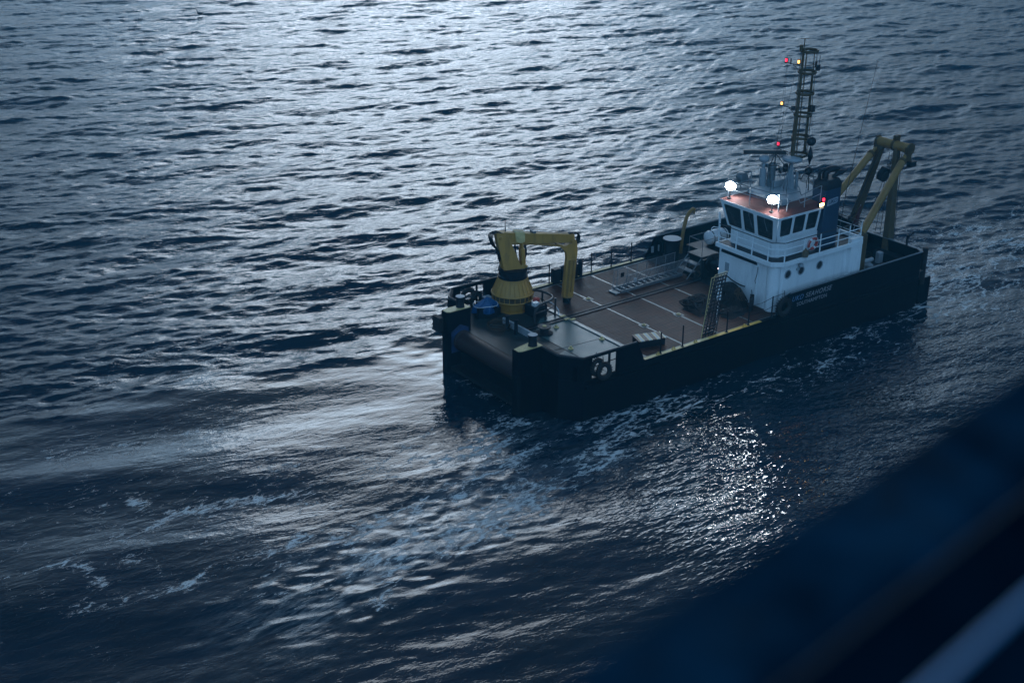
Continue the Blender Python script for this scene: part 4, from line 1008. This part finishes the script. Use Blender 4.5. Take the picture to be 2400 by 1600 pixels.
for k in range(5):
    o_ = -.22+.11*k; b.tube([cp(-.60,4.12,o_),cp(-.95,4.28-.03*k,o_),cp(-1.18-.02*k,4.0,o_),cp(-1.05,3.6-.05*k,o_),cp(-.78,3.2,o_),cp(-.66,2.8-.08*k,o_),cp(-.5,2.5,o_*.8)], .024, 6, smooth=2)
for k in range(4):
    o_ = -.12+.08*k; b.tube([cp(2.9,3.70,o_),cp(3.2,3.82-.03*k,o_),cp(3.50,3.66,o_),cp(3.52-.03*k,3.35,o_),cp(3.30,3.05,o_),cp(3.2,2.7,o_)], .028, 6, smooth=2)
for k in range(5):
    o_ = .22+.03*k; b.tube([cp(.66,3.5,o_),cp(.72+.04*k,2.9,o_),cp(.75,2.5-.05*k,o_),cp(.6,2.35,o_)], .02, 6, smooth=2)
for k in range(3): b.tube([cp(.1,3.5,-.05+.08*k),cp(.15,3.0,-.05+.08*k),cp(.25,2.6,-.05+.08*k)], .02, 6, smooth=1)
b.build('hydraulic_hoses', 'rubber', cr)
b = MB(); b.tube([cp(-.6,4.24,.1),cp(1.5,4.02,.1),cp(2.95,3.76,.1)], .015, 6); b.tube([cp(-.1,4.16,-.1),cp(1.5,3.98,-.1),cp(3.0,3.74,-.1)], .012, 6); b.box(cp(1.05,3.9,-.12)-Vector((.04,.04,0)), cp(1.05,4.0,.12)+Vector((.04,.04,.06))); b.build('boom_pipes', 'galv', cr)
b = MB(); b.cyl(cp(-.40,4.15,0),cp(-.41,4.72,0),.035,.008,n=8); b.build('crane_aerial', 'steel', cr)
b = MB(); b.cyl(cp(.75,2.0,.35),cp(1.0,1.85,.55),.09,n=12); b.build('slew_motor', 'galv', cr)
# hydraulic power pack beside the crane inside a bent-pipe guard
gp = empty('hydraulic_pack', (-.95,7.2,0), boat)
gpts = [(-.85,-.75,0),(-.85,-.75,1.0),(.72,-.55,1.0),(.72,.75,1.0),(.1,1.15,1.0),(-.55,1.15,1.0),(-.55,1.15,0)]
b = MB(); b.tube(gpts, .065, 10, smooth=2); 
for x, y in ((.68,-.45),(.68,.6),(-.05,-.6)): b.cyl((x,y,0),(x,y,.98),.05,n=10)
b.tube([(-.8,-.7,.55),(.7,-.52,.55),(.7,.75,.55)], .035, 8, smooth=1); b.build('pipe_guard', 'steel', gp)
b = MB(); b.box((-.45,-.2,.05),(.4,.6,.62)); b.build('pump_box', 'black', gp, bevel=.03)
b = MB(); b.lathe((.1,.35,.62), [(.18,0),(.18,.2),(.08,.26)], 16); b.build('pump_motor', 'ring', gp)
b = MB(); b.box((-.35,-.1,.62),(-.05,.15,.8)); b.tube([(.3,-.1,.7),(.45,-.3,.8),(.8,-.35,.5),(.9,-.5,.2),(.75,-.6,.1)], .03, 6, smooth=2); b.build('pump_fittings', 'raft', gp)
for a_, c_ in (((-2.9,8.5,.0),(-2.35,9.3,.42)),((-2.6,9.4,0),(-2.1,9.9,.55))):
    b = MB(); b.box(a_, c_); b.build('foredeck_locker', 'black', boat, bevel=.02)
b = MB(); b.box((-2.55,9.45,.55),(-2.15,9.85,.6)); b.build('locker_lid', 'white2', boat)

# ------------------------------------------------------------------ loose gear: things of their own
def tyre(x, y, z, rad, rot, label, wide=.55):
    t_ = empty('tyre_fender', W3(x, y, z)); t_.rotation_euler = rot
    tag(t_, label, 'tyre fender', 'tyres hung as fenders')
    b = MB(); b.torus((0,0,0), rad*.74, rad*.28, 'y', 30, 12, sq=wide*1.6)
    for k in range(22):
        a = 2*math.pi*k/22; b.box((rad*1.0*math.cos(a)-.015, -rad*.25, rad*1.0*math.sin(a)-.015), (rad*1.0*math.cos(a)+.015, rad*.25, rad*1.0*math.sin(a)+.015))
    b.build('tread', 'rubber', t_)
    b = MB(); b.cyl((0,0,rad*.9),(0,.05,rad*1.7),.018,n=6); b.build('hanging_chain', 'rope', t_)
    return t_
tyre(-3.22,.04,.50,.42,(0,0,R(10)),'worn black tyre in the opening of the near bow bulwark, half hidden behind another tyre')
tyre(-2.95,-.16,.30,.42,(R(-6),0,R(-6)),'black tyre hanging outermost on the near bow below the open rail')
tyre(-3.0,B-.05,.52,.44,(0,0,R(-8)),'black tyre behind the far bow rail, further from the blue tarpaulin')
tyre(-2.78,B-.45,.40,.46,(0,0,R(14)),'black tyre touching the blue tarpaulin on the far bow')
tyre(8.80,-.16,.62,.50,(0,0,R(0)),'large black tyre on the near side at the foot of the white house corner')
tyre(8.30,1.55,.42,.40,(0,0,R(40)),'black tyre standing on deck against the front of the white house')
fb = MB(); fb.slab([(-6.20,7.95,.2),(-6.20,8.55,.2),(-6.20,8.55,.95),(-6.20,7.95,.95)], (-.22,0,0)); 
for zz in (.25,.5,.75): fb.cyl((-6.42,7.95,zz),(-6.42,8.55,zz),.05,n=8)
fb.v = [(x, y, z+DZ) for x, y, z in fb.v]
o = fb.build('rubber_fender', 'rubber', None, loc=W3(-6.3,8.25,.2)); tag(o, 'block rubber fender fixed to the outer face of the far bow horn', 'fender')

# life ring on the bridge railing
lr = empty('life_ring', W3(11.11,.36,3.33)); lr.rotation_euler = (R(8),R(8),0)
tag(lr, 'red and white life ring hung on the bridge deck railing', 'life ring')
b = MB(); b.torus((0,0,0), .29, .075, 'y', 36, 12); b.build('ring', 'ring', lr)
b = MB()
for k in range(4):
    a = R(45+90*k); P = []
    for q in range(-2, 3): aa = a+q*.09; P.append((.29*math.cos(aa),0,.29*math.sin(aa)))
    b.tube(P, .079, 12)
b.build('reflective_band', 'raft', lr)
b = MB(); b.torus((0,-.03,0), .385, .008, 'y', 36, 5); b.build('grab_line', 'raft', lr)
b = MB(); b.lathe((10.62,.36,2.88+DZ), [(.0,-.16),(.15,-.14),(.19,0),(.16,.16),(.06,.25),(.05,.3)], 16); 
o = b.build('smoke_float', 'mud', None, loc=W3(10.62,.36,2.72), bevel=0); tag(o, 'small brown float bag beside the life ring on the railing', 'float')

# life raft canister in its cradle
rf = empty('life_raft_canister', W3(12.45,8.35,1.18)); rf.rotation_euler = (0,0,R(-3))
tag(rf, 'white life raft canister lying in a cradle on the far side', 'life raft')
for s_, nm in ((-1,'shell_half'),(1,'shell_half')):
    b = MB(); b.lathe((0,0,0), [(.0,s_*.74),(.22,s_*.72),(.36,s_*.62),(.40,s_*.48),(.40,s_*.06),(.43,s_*.05),(.43,s_*.02)], 28, axis='x'); b.build(nm, 'raft', rf)
b = MB()
for x in (-.45,0,.45): b.torus((x,0,0), .412, .02, 'x', 32, 6)
b.build('lashing_band', 'black', rf)

# gangway lying on deck with its mesh rails up
gw = empty('gangway', W3(4.4,7.1,.03)); gw.rotation_euler = (0,0,R(.5))
tag(gw, 'aluminium gangway with mesh side rails lying on the wooden deck', 'gangway')
GL = 4.4
b = MB()
for y in (0,.62): b.box((0,y-.03,0),(GL,y+.03,.14))
for k in range(12): x = .1+k*(GL-.2)/11; b.box((x-.06,.03,.06),(x+.06,.59,.10))
for k in range(4): x = .15+k*1.25; b.cyl((x,.0,.03),(x+.6,.62,.03),.02,n=6)
b.box((-.35,.0,0),(.0,.62,.05)); b.build('walkway_frame', 'galv', gw)
for y, s_ in ((0,-1),(.62,1)):
    b = MB(); ty = y+.22*s_
    n = 7
    for k in range(n):
        x = .25+k*(GL-.3)/(n-1); b.cyl((x,y,.1),(x+.25,ty,.98),.016,n=6)
    b.tube([(-.05,y,.12),(.25,ty,.98),(GL+.25,ty,1.02)], .02, 6); b.cyl((.2,(y+ty)/2,.55),(GL+.1,(y+ty)/2,.55),.012,n=6); b.build('side_rail', 'galv', gw)
    b = MB(); k = 0
    while k < 44:
        x = .12+k*(GL-.1)/44; b.cyl((x,y,.1),(x+.25,ty,.98),.0045,n=4,cap=False); k += 1
    for q in range(1,9): t = q/9; b.cyl((.1+.25*t,y+(ty-y)*t,.1+.88*t),(GL+.02+.25*t,y+(ty-y)*t,.1+.9*t),.004,n=4,cap=False)
    b.build('safety_mesh', 'galv', gw)
b = MB(); b.box((.85,-.03,.42),(1.05,-.01,.66)); b.build('white_notice', 'raft', gw)
b = MB(); b.box((.55,.66,.55),(.78,.68,.80)); b.build('dark_notice', 'black', gw)

# lattice panels standing against the near edge
def lattice(name, x, y, z, nx, nz, cx, cz, lean, leany, mt, label):
    e = empty(name, W3(x, y, z)); tag(e, label, 'lattice panel', 'lattice panels on the near side')
    Hh = nz*cz
    b = MB()
    def q(u, v): return (u+lean*v/Hh, leany*v/Hh, v)
    for i in range(nx+1): b.cyl(q(i*cx,0), q(i*cx,Hh), .024, n=6)
    for j in range(nz+1): b.cyl(q(0,j*cz), q(nx*cx,j*cz), .024, n=6)
    b.build('grid', mt, e)
    b = MB(); b.cyl(q(-.02,-.02), q(-.02,Hh+.05), .018, n=8); b.cyl(q(-.02,Hh+.05), q(nx*cx,Hh+.05), .012, n=8); b.build('edge_tube', 'cream', e)
    return e
lattice('lattice_panel', 3.62,.30,.08, 4, 16, .235, .185, .42, .0, 'black', 'dark lattice panel standing on the near edge with a pale edge tube')
lattice('lattice_panel', 3.95,.62,.03, 4, 17, .20, .17, .75, .1, 'black', 'second dark lattice panel leaning just inboard of the first')
b = MB(); b.slab([(5.4,1.3,1.35+DZ),(5.75,1.25,1.25+DZ),(5.8,1.3,2.1+DZ),(5.5,1.35,2.25+DZ)], (0,.02,0)); b.cyl((5.6,1.3,DZ),(5.6,1.3,1.4+DZ),.03,n=8)
o = b.build('white_board', 'white', None, loc=W3(5.6,1.3,0)); tag(o, 'white board on a stake behind the lattice panels', 'board')

# striped steel box
bx_ = empty('striped_box', W3(1.05,1.55,0)); tag(bx_, 'low steel box with a worn yellow striped lid near the deck edge', 'box')
b = MB(); b.prism([(-.62,-.30),(.72,-.68),(.95,.02),(-.38,.45)], 0.02, .36); b.build('box_body', 'black', bx_, bevel=.02)
def stripes():
    m = mat('striped_lid', (.6,.48,.16), .5)
    t = m.node_tree; bs = t.nodes['Principled BSDF']; tcn = t.nodes.new('ShaderNodeTexCoord'); mp_ = t.nodes.new('ShaderNodeMapping'); mp_.inputs['Rotation'].default_value = (0,0,R(20))
    t.links.new(tcn.outputs['Object'], mp_.inputs[0]); wv = t.nodes.new('ShaderNodeTexWave'); wv.inputs['Scale'].default_value = .75; wv.inputs['Distortion'].default_value = .4; wv.inputs['Phase Offset'].default_value = 1.2
    t.links.new(mp_.outputs[0], wv.inputs['Vector']); cr = t.nodes.new('ShaderNodeValToRGB'); cr.color_ramp.interpolation = 'CONSTANT'
    e = cr.color_ramp.elements; e[0].color = (.09,.045,.03,1); e[1].position = .45; e[1].color = (.55,.46,.20,1); n2 = cr.color_ramp.elements.new(.72); n2.color = (.35,.38,.38,1)
    t.links.new(wv.outputs['Fac'], cr.inputs[0]); t.links.new(cr.outputs[0], bs.inputs['Base Color']); return m
b = MB(); b.prism([(-.66,-.33),(.75,-.72),(.99,.03),(-.40,.49)], .362, .40); b.build('striped_lid', stripes(), bx_)

# heaps of net, rope and chain
def heap(name, x, y, rx, ry, hgt, mt, label, cat, seed, loops=26, rr=.045, mt2=None, lean=0):
    rg = random.Random(seed); e = empty(name, W3(x, y, .01)); tag(e, label, cat)
    b = MB(); n, k = 26, 9; vs = [(0,0,hgt*.92)]
    for j in range(1, k+1):
        f = j/k
        for i in range(n):
            a = 2*math.pi*i/n; q = 1+.16*math.sin(3*a+seed)+.12*math.sin(7*a+seed*2)+rg.uniform(-.07,.07)
            z = hgt*(1-f**1.7)*(1+rg.uniform(-.22,.22))*.92+lean*f*math.cos(a)
            vs.append((rx*f*q*math.cos(a), ry*f*q*math.sin(a), max(0, z) if j < k else 0))
    fs = [(0,1+i,1+(i+1)%n) for i in range(n)]
    for j in range(k-1):
        for i in range(n): fs.append((1+j*n+i,1+(j+1)*n+i,1+(j+1)*n+(i+1)%n,1+j*n+(i+1)%n))
    b.add(vs, fs); b.build('pile_core', mt, e)
    b = MB()
    for _ in range(loops):
        a = rg.uniform(0, 6.28); f = rg.uniform(.0,.72); cx, cy = rx*f*math.cos(a), ry*f*math.sin(a); r0 = rg.uniform(.18,.42)*min(rx,ry)
        P = []
        tilt, ph = rg.uniform(-.5,.5), rg.uniform(0,6.28)
        for q in range(14):
            t = 6.28*q/14*rg.uniform(.97,1.03); px, py = cx+r0*math.cos(t)*rg.uniform(.9,1.1), cy+r0*1.1*math.sin(t)
            ff = min(1, math.hypot(px/rx, py/ry)); pz = hgt*(1-ff**1.7)+.05+tilt*r0*.4*math.cos(t+ph)+lean*ff*(px/(abs(px)+.01))*0
            P.append((px, py, max(.03, pz)))
        b.tube(P, rr*rg.uniform(.7,1.2), 6, closed=True)
    b.build('strands', mt2 or mt, e)
    return e
heap('hawser_heap', 6.55,3.35,1.05,1.15,.50,'rope','tangled black hawser heap in the middle of the wooden deck','rope heap',3,loops=34,rr=.06)
heap('net_heap', 8.25,3.05,.80,1.15,.95,'rope','tall heap of dark netting piled against the front of the white house','net heap',8,loops=36,rr=.035,mt2='brownrope' if False else 'rope')
heap('brown_rope_pile', 8.2,2.4,.45,.45,.9,'mud' if False else 'rope','small brown-streaked rope pile on top of the netting beside the house','rope heap',12,loops=14,rr=.022,mt2='brownrope')
heap('wire_coil', 7.2,1.75,.9,.55,.28,'rope','low dark wire coil between the lattice panels and the house','wire coil',21,loops=22,rr=.03)
heap('brown_rope_heap', 9.6,6.95,.65,.6,.42,'rope','brown rope heap under the boarding stairs','rope heap',15,loops=20,rr=.028,mt2='brownrope')
# coil of pale wire on the bow
cw = empty('bow_wire_coil', W3(-3.35,7.25,.02)); tag(cw, 'loose coil of brown wire at the foot of the deck crane', 'wire coil')
b = MB(); rg = random.Random(4)
for k in range(12):
    cx, cy, r0 = rg.uniform(-.15,.15), rg.uniform(-.15,.15), rg.uniform(.35,.6); P = []
    for q in range(22): t = 6.283*q/22; P.append((cx+r0*math.cos(t), cy+r0*math.sin(t), .02+.018*k+rg.uniform(0,.01)))
    b.tube(P, .013, 5, closed=True)
b.build('coils', 'brownrope', cw)
# blue tarpaulin bundle
def bundle():
    e = empty('tarpaulin_bundle', W3(-3.05,8.85,0)); tag(e, 'bright blue tarpaulin tied over gear behind the far bow bollard', 'tarpaulin')
    rg = random.Random(2); b = MB(); n, k = 34, 14; vs = [(.08,.05,1.0)]
    for j in range(1, k+1):
        f = j/k
        for i in range(n):
            a = 2*math.pi*i/n; fold = 1+.16*math.sin(4*a+1)+.10*math.sin(9*a+f*3)+.05*math.sin(17*a)
            rx, ry = .74*fold, .55*fold
            z = 1.0-(.55*f**1.15 if f < .75 else .55*.75**1.15+(f-.75)*1.5)+.05*math.sin(7*a+f*6)*f
            ff = min(f, .82+.1*(f-.82))
            vs.append((.08*(1-f)+rx*ff*math.cos(a), ry*ff*math.sin(a), max(.25, z)))
    fs = [(0,1+i,1+(i+1)%n) for i in range(n)]
    for j in range(k-1):
        for i in range(n): fs.append((1+j*n+i,1+(j+1)*n+i,1+(j+1)*n+(i+1)%n,1+j*n+(i+1)%n))
    b.add(vs, fs); b.build('sheet', 'tarp', e, sharp=50)
    b = MB(); P = []
    for i in range(28): a = 2*math.pi*i/28; P.append((.63*math.cos(a), .48*math.sin(a), .62+.03*math.sin(3*a)))
    b.tube(P, .015, 6, closed=True); b.build('lashing', 'raft', e)
    b = MB(); b.box((-.5,-.36,0),(.5,.36,.55)); b.build('covered_gear', 'black', e)
    e.rotation_euler = (0,0,R(-20))
bundle()
# pulley block in the stern gantry
pb = empty('pulley_block', W3(20.95,4.05,4.35)); pb.rotation_euler = (R(12),R(20),0)
tag(pb, 'big black pulley block hanging on a chain inside the stern gantry', 'pulley block')
b = MB(); b.slab([(x,-.16,z) for x, z in rounded([(-.26,-.42),(.26,-.42),(.30,.36),(-.30,.36)], .12, 4)], (0,.32,0)); b.build('block_cheek', 'black', pb, bevel=.02)
b = MB(); b.lathe((0,0,-.1), [(.3,-.20),(.3,-.17),(.1,-.16),(.1,.16),(.3,.17),(.3,.20)], 20, axis='y'); b.build('sheave', 'steel', pb)
b = MB(); z = .42
for k in range(9): b.torus((.03*k,0,z+.06), .055, .022, 'y' if k%2 else 'x', 12, 6); z += .105
b.build('chain', 'steel', pb)
# day shapes
def dayball(z, r, label):
    o_ = MB().lathe((0,0,0), [(r*math.sin(math.pi*k/14), -r*math.cos(math.pi*k/14)) for k in range(15)], 22)
    o_.v = [(x+12.955, y+2.65, zz+z+DZ) for x, y, zz in o_.v]
    q = o_.build('day_shape_ball', 'black', None, loc=W3(12.955,2.65,z-r)); tag(q, label, 'day shape', 'black day shapes on the halyard')
dayball(7.79,.24,'upper black ball signal on the halyard beside the mast'); dayball(6.24,.21,'lower black ball signal on the halyard beside the mast')
b = MB(); b.lathe((12.955,2.65,DZ), [(.01,6.52),(.19,7.03),(.19,7.07),(.01,7.60)], 4, cap=False); o = b.build('day_shape_diamond', 'black', None, loc=W3(12.955,2.65,6.52)); tag(o, 'black diamond signal hanging between the two balls', 'day shape', 'black day shapes on the halyard')
# whip aerial on the after railing
b = MB(); b.cyl(W3(14.95,1.9,2.72),W3(15.2,1.9,4.9),.028,.018,n=8); b.cyl(W3(15.2,1.9,4.9),W3(16.55,1.9,11.6),.020,.009,n=6); b.cyl(W3(16.45,1.9,11.66),W3(16.65,1.9,11.5),.006,n=5)
o = b.build('whip_aerial', 'steel', boat)
o.location = o.location - Vector((0,0,DZ))
# furled ensign
fl = empty('furled_ensign', W3(15.55,1.45,2.75)); tag(fl, 'furled dark red ensign on a short staff behind the bridge deck', 'flag')
b = MB(); b.cyl((0,0,0),(.42,.02,1.42),.018,n=8); b.build('flagstaff', 'white2', fl)
b = MB(); rg = random.Random(3); P = []; n = 12
for k in range(9):
    t = k/8; P.append((.42*(1-t)+.08*t, .0, 1.38*(1-t)+.32*t))
b.tube(P, [.02,.05,.07,.085,.105,.12,.135,.15,.12], 10); b.build('cloth', 'red', fl)
# a bird riding the far swell
sb = empty('seabird', (0,0,0)); tag(sb, 'small dark seabird riding the waves far to the left', 'seabird')
b = MB(); b.lathe((0,0,.08), [(.01,-.30),(.08,-.20),(.13,-.02),(.11,.14),(.05,.24)], 14, axis='x'); b.tube([(.18,0,.12),(.24,0,.28),(.26,0,.40),(.30,0,.44)], [.05,.035,.035,.05], 8); b.cyl((.33,0,.44),(.44,0,.43),.02,.006,n=6); b.tube([(-.2,0,.12),(-.36,0,.16)], [.06,.01], 6)
b.build('body', 'black', sb)
sb.location = (24.7, 101.4, .18); sb.rotation_euler = (0,0,R(150)); sb.scale = (1.15,)*3
# rail of the ship the picture is taken from, out of focus close to the lens
sr = empty('ship_rail', (CAM.x+.7, CAM.y+.4, CAM.z-.55)); tag(sr, 'blurred dark blue rail with a pale tube, close in the lower right corner', 'ship rail')
def rl_(al, inn, dz):
    e = Vector((.988,.155,0)); n_ = Vector((.155,-.988,0)); p0 = Vector((-39.81,-42.089,CAM.z-.5))
    return p0+e*al+n_*inn+Vector((0,0,dz))-Vector(sr.location)
b = MB(); b.slab([rl_(-1.5,0,0),rl_(4.5,0,0),rl_(4.5,.085,0),rl_(-1.5,.085,0)], (0,0,-.04)); b.build('cap_plank', 'foreblue', sr, bevel=.006)
b = MB(); b.slab([rl_(-1.5,.0852,-.02),rl_(4.5,.0852,-.02),rl_(4.5,.5,-.14),rl_(-1.5,.5,-.14)], (0,0,-.03)); b.build('inner_ledge', 'ledge', sr)
b = MB(); b.cyl(rl_(-1.5,.187,.052),rl_(4.5,.187,.052),.0026,n=16); b.build('rail_tube', 'forewhite', sr)
b = MB(); b.cyl(rl_(-1.5,.098,.0),rl_(4.5,.098,.0),.0009,n=10); b.build('cable_run', 'steel', sr)
b = MB(); b.slab([rl_(-1.5,.01,-.04),rl_(4.5,.01,-.04),rl_(4.5,.01,-1.2),rl_(-1.5,.01,-1.2)], (.02,-.03,0)); b.build('bulwark_plate', 'black', sr)

# ------------------------------------------------------------------ sea haze
hz = MB(); hz.box((-3600,-3600,-5),(3600,3600,31))
hm = bpy.data.materials.new('haze_air'); hm.use_nodes = True
t = hm.node_tree
for n in list(t.nodes): t.nodes.remove(n)
ho = t.nodes.new('ShaderNodeOutputMaterial'); pv = t.nodes.new('ShaderNodeVolumePrincipled')
pv.inputs['Color'].default_value = (.14, .60, .92, 1); pv.inputs['Density'].default_value = .0010; pv.inputs['Anisotropy'].default_value = .35
t.links.new(pv.outputs[0], ho.inputs['Volume'])
ho_ = hz.build('haze', hm); ho_['kind'] = 'stuff'; ho_['label'] = 'thin blue sea haze over the water'
S.cycles.volume_bounces = 0
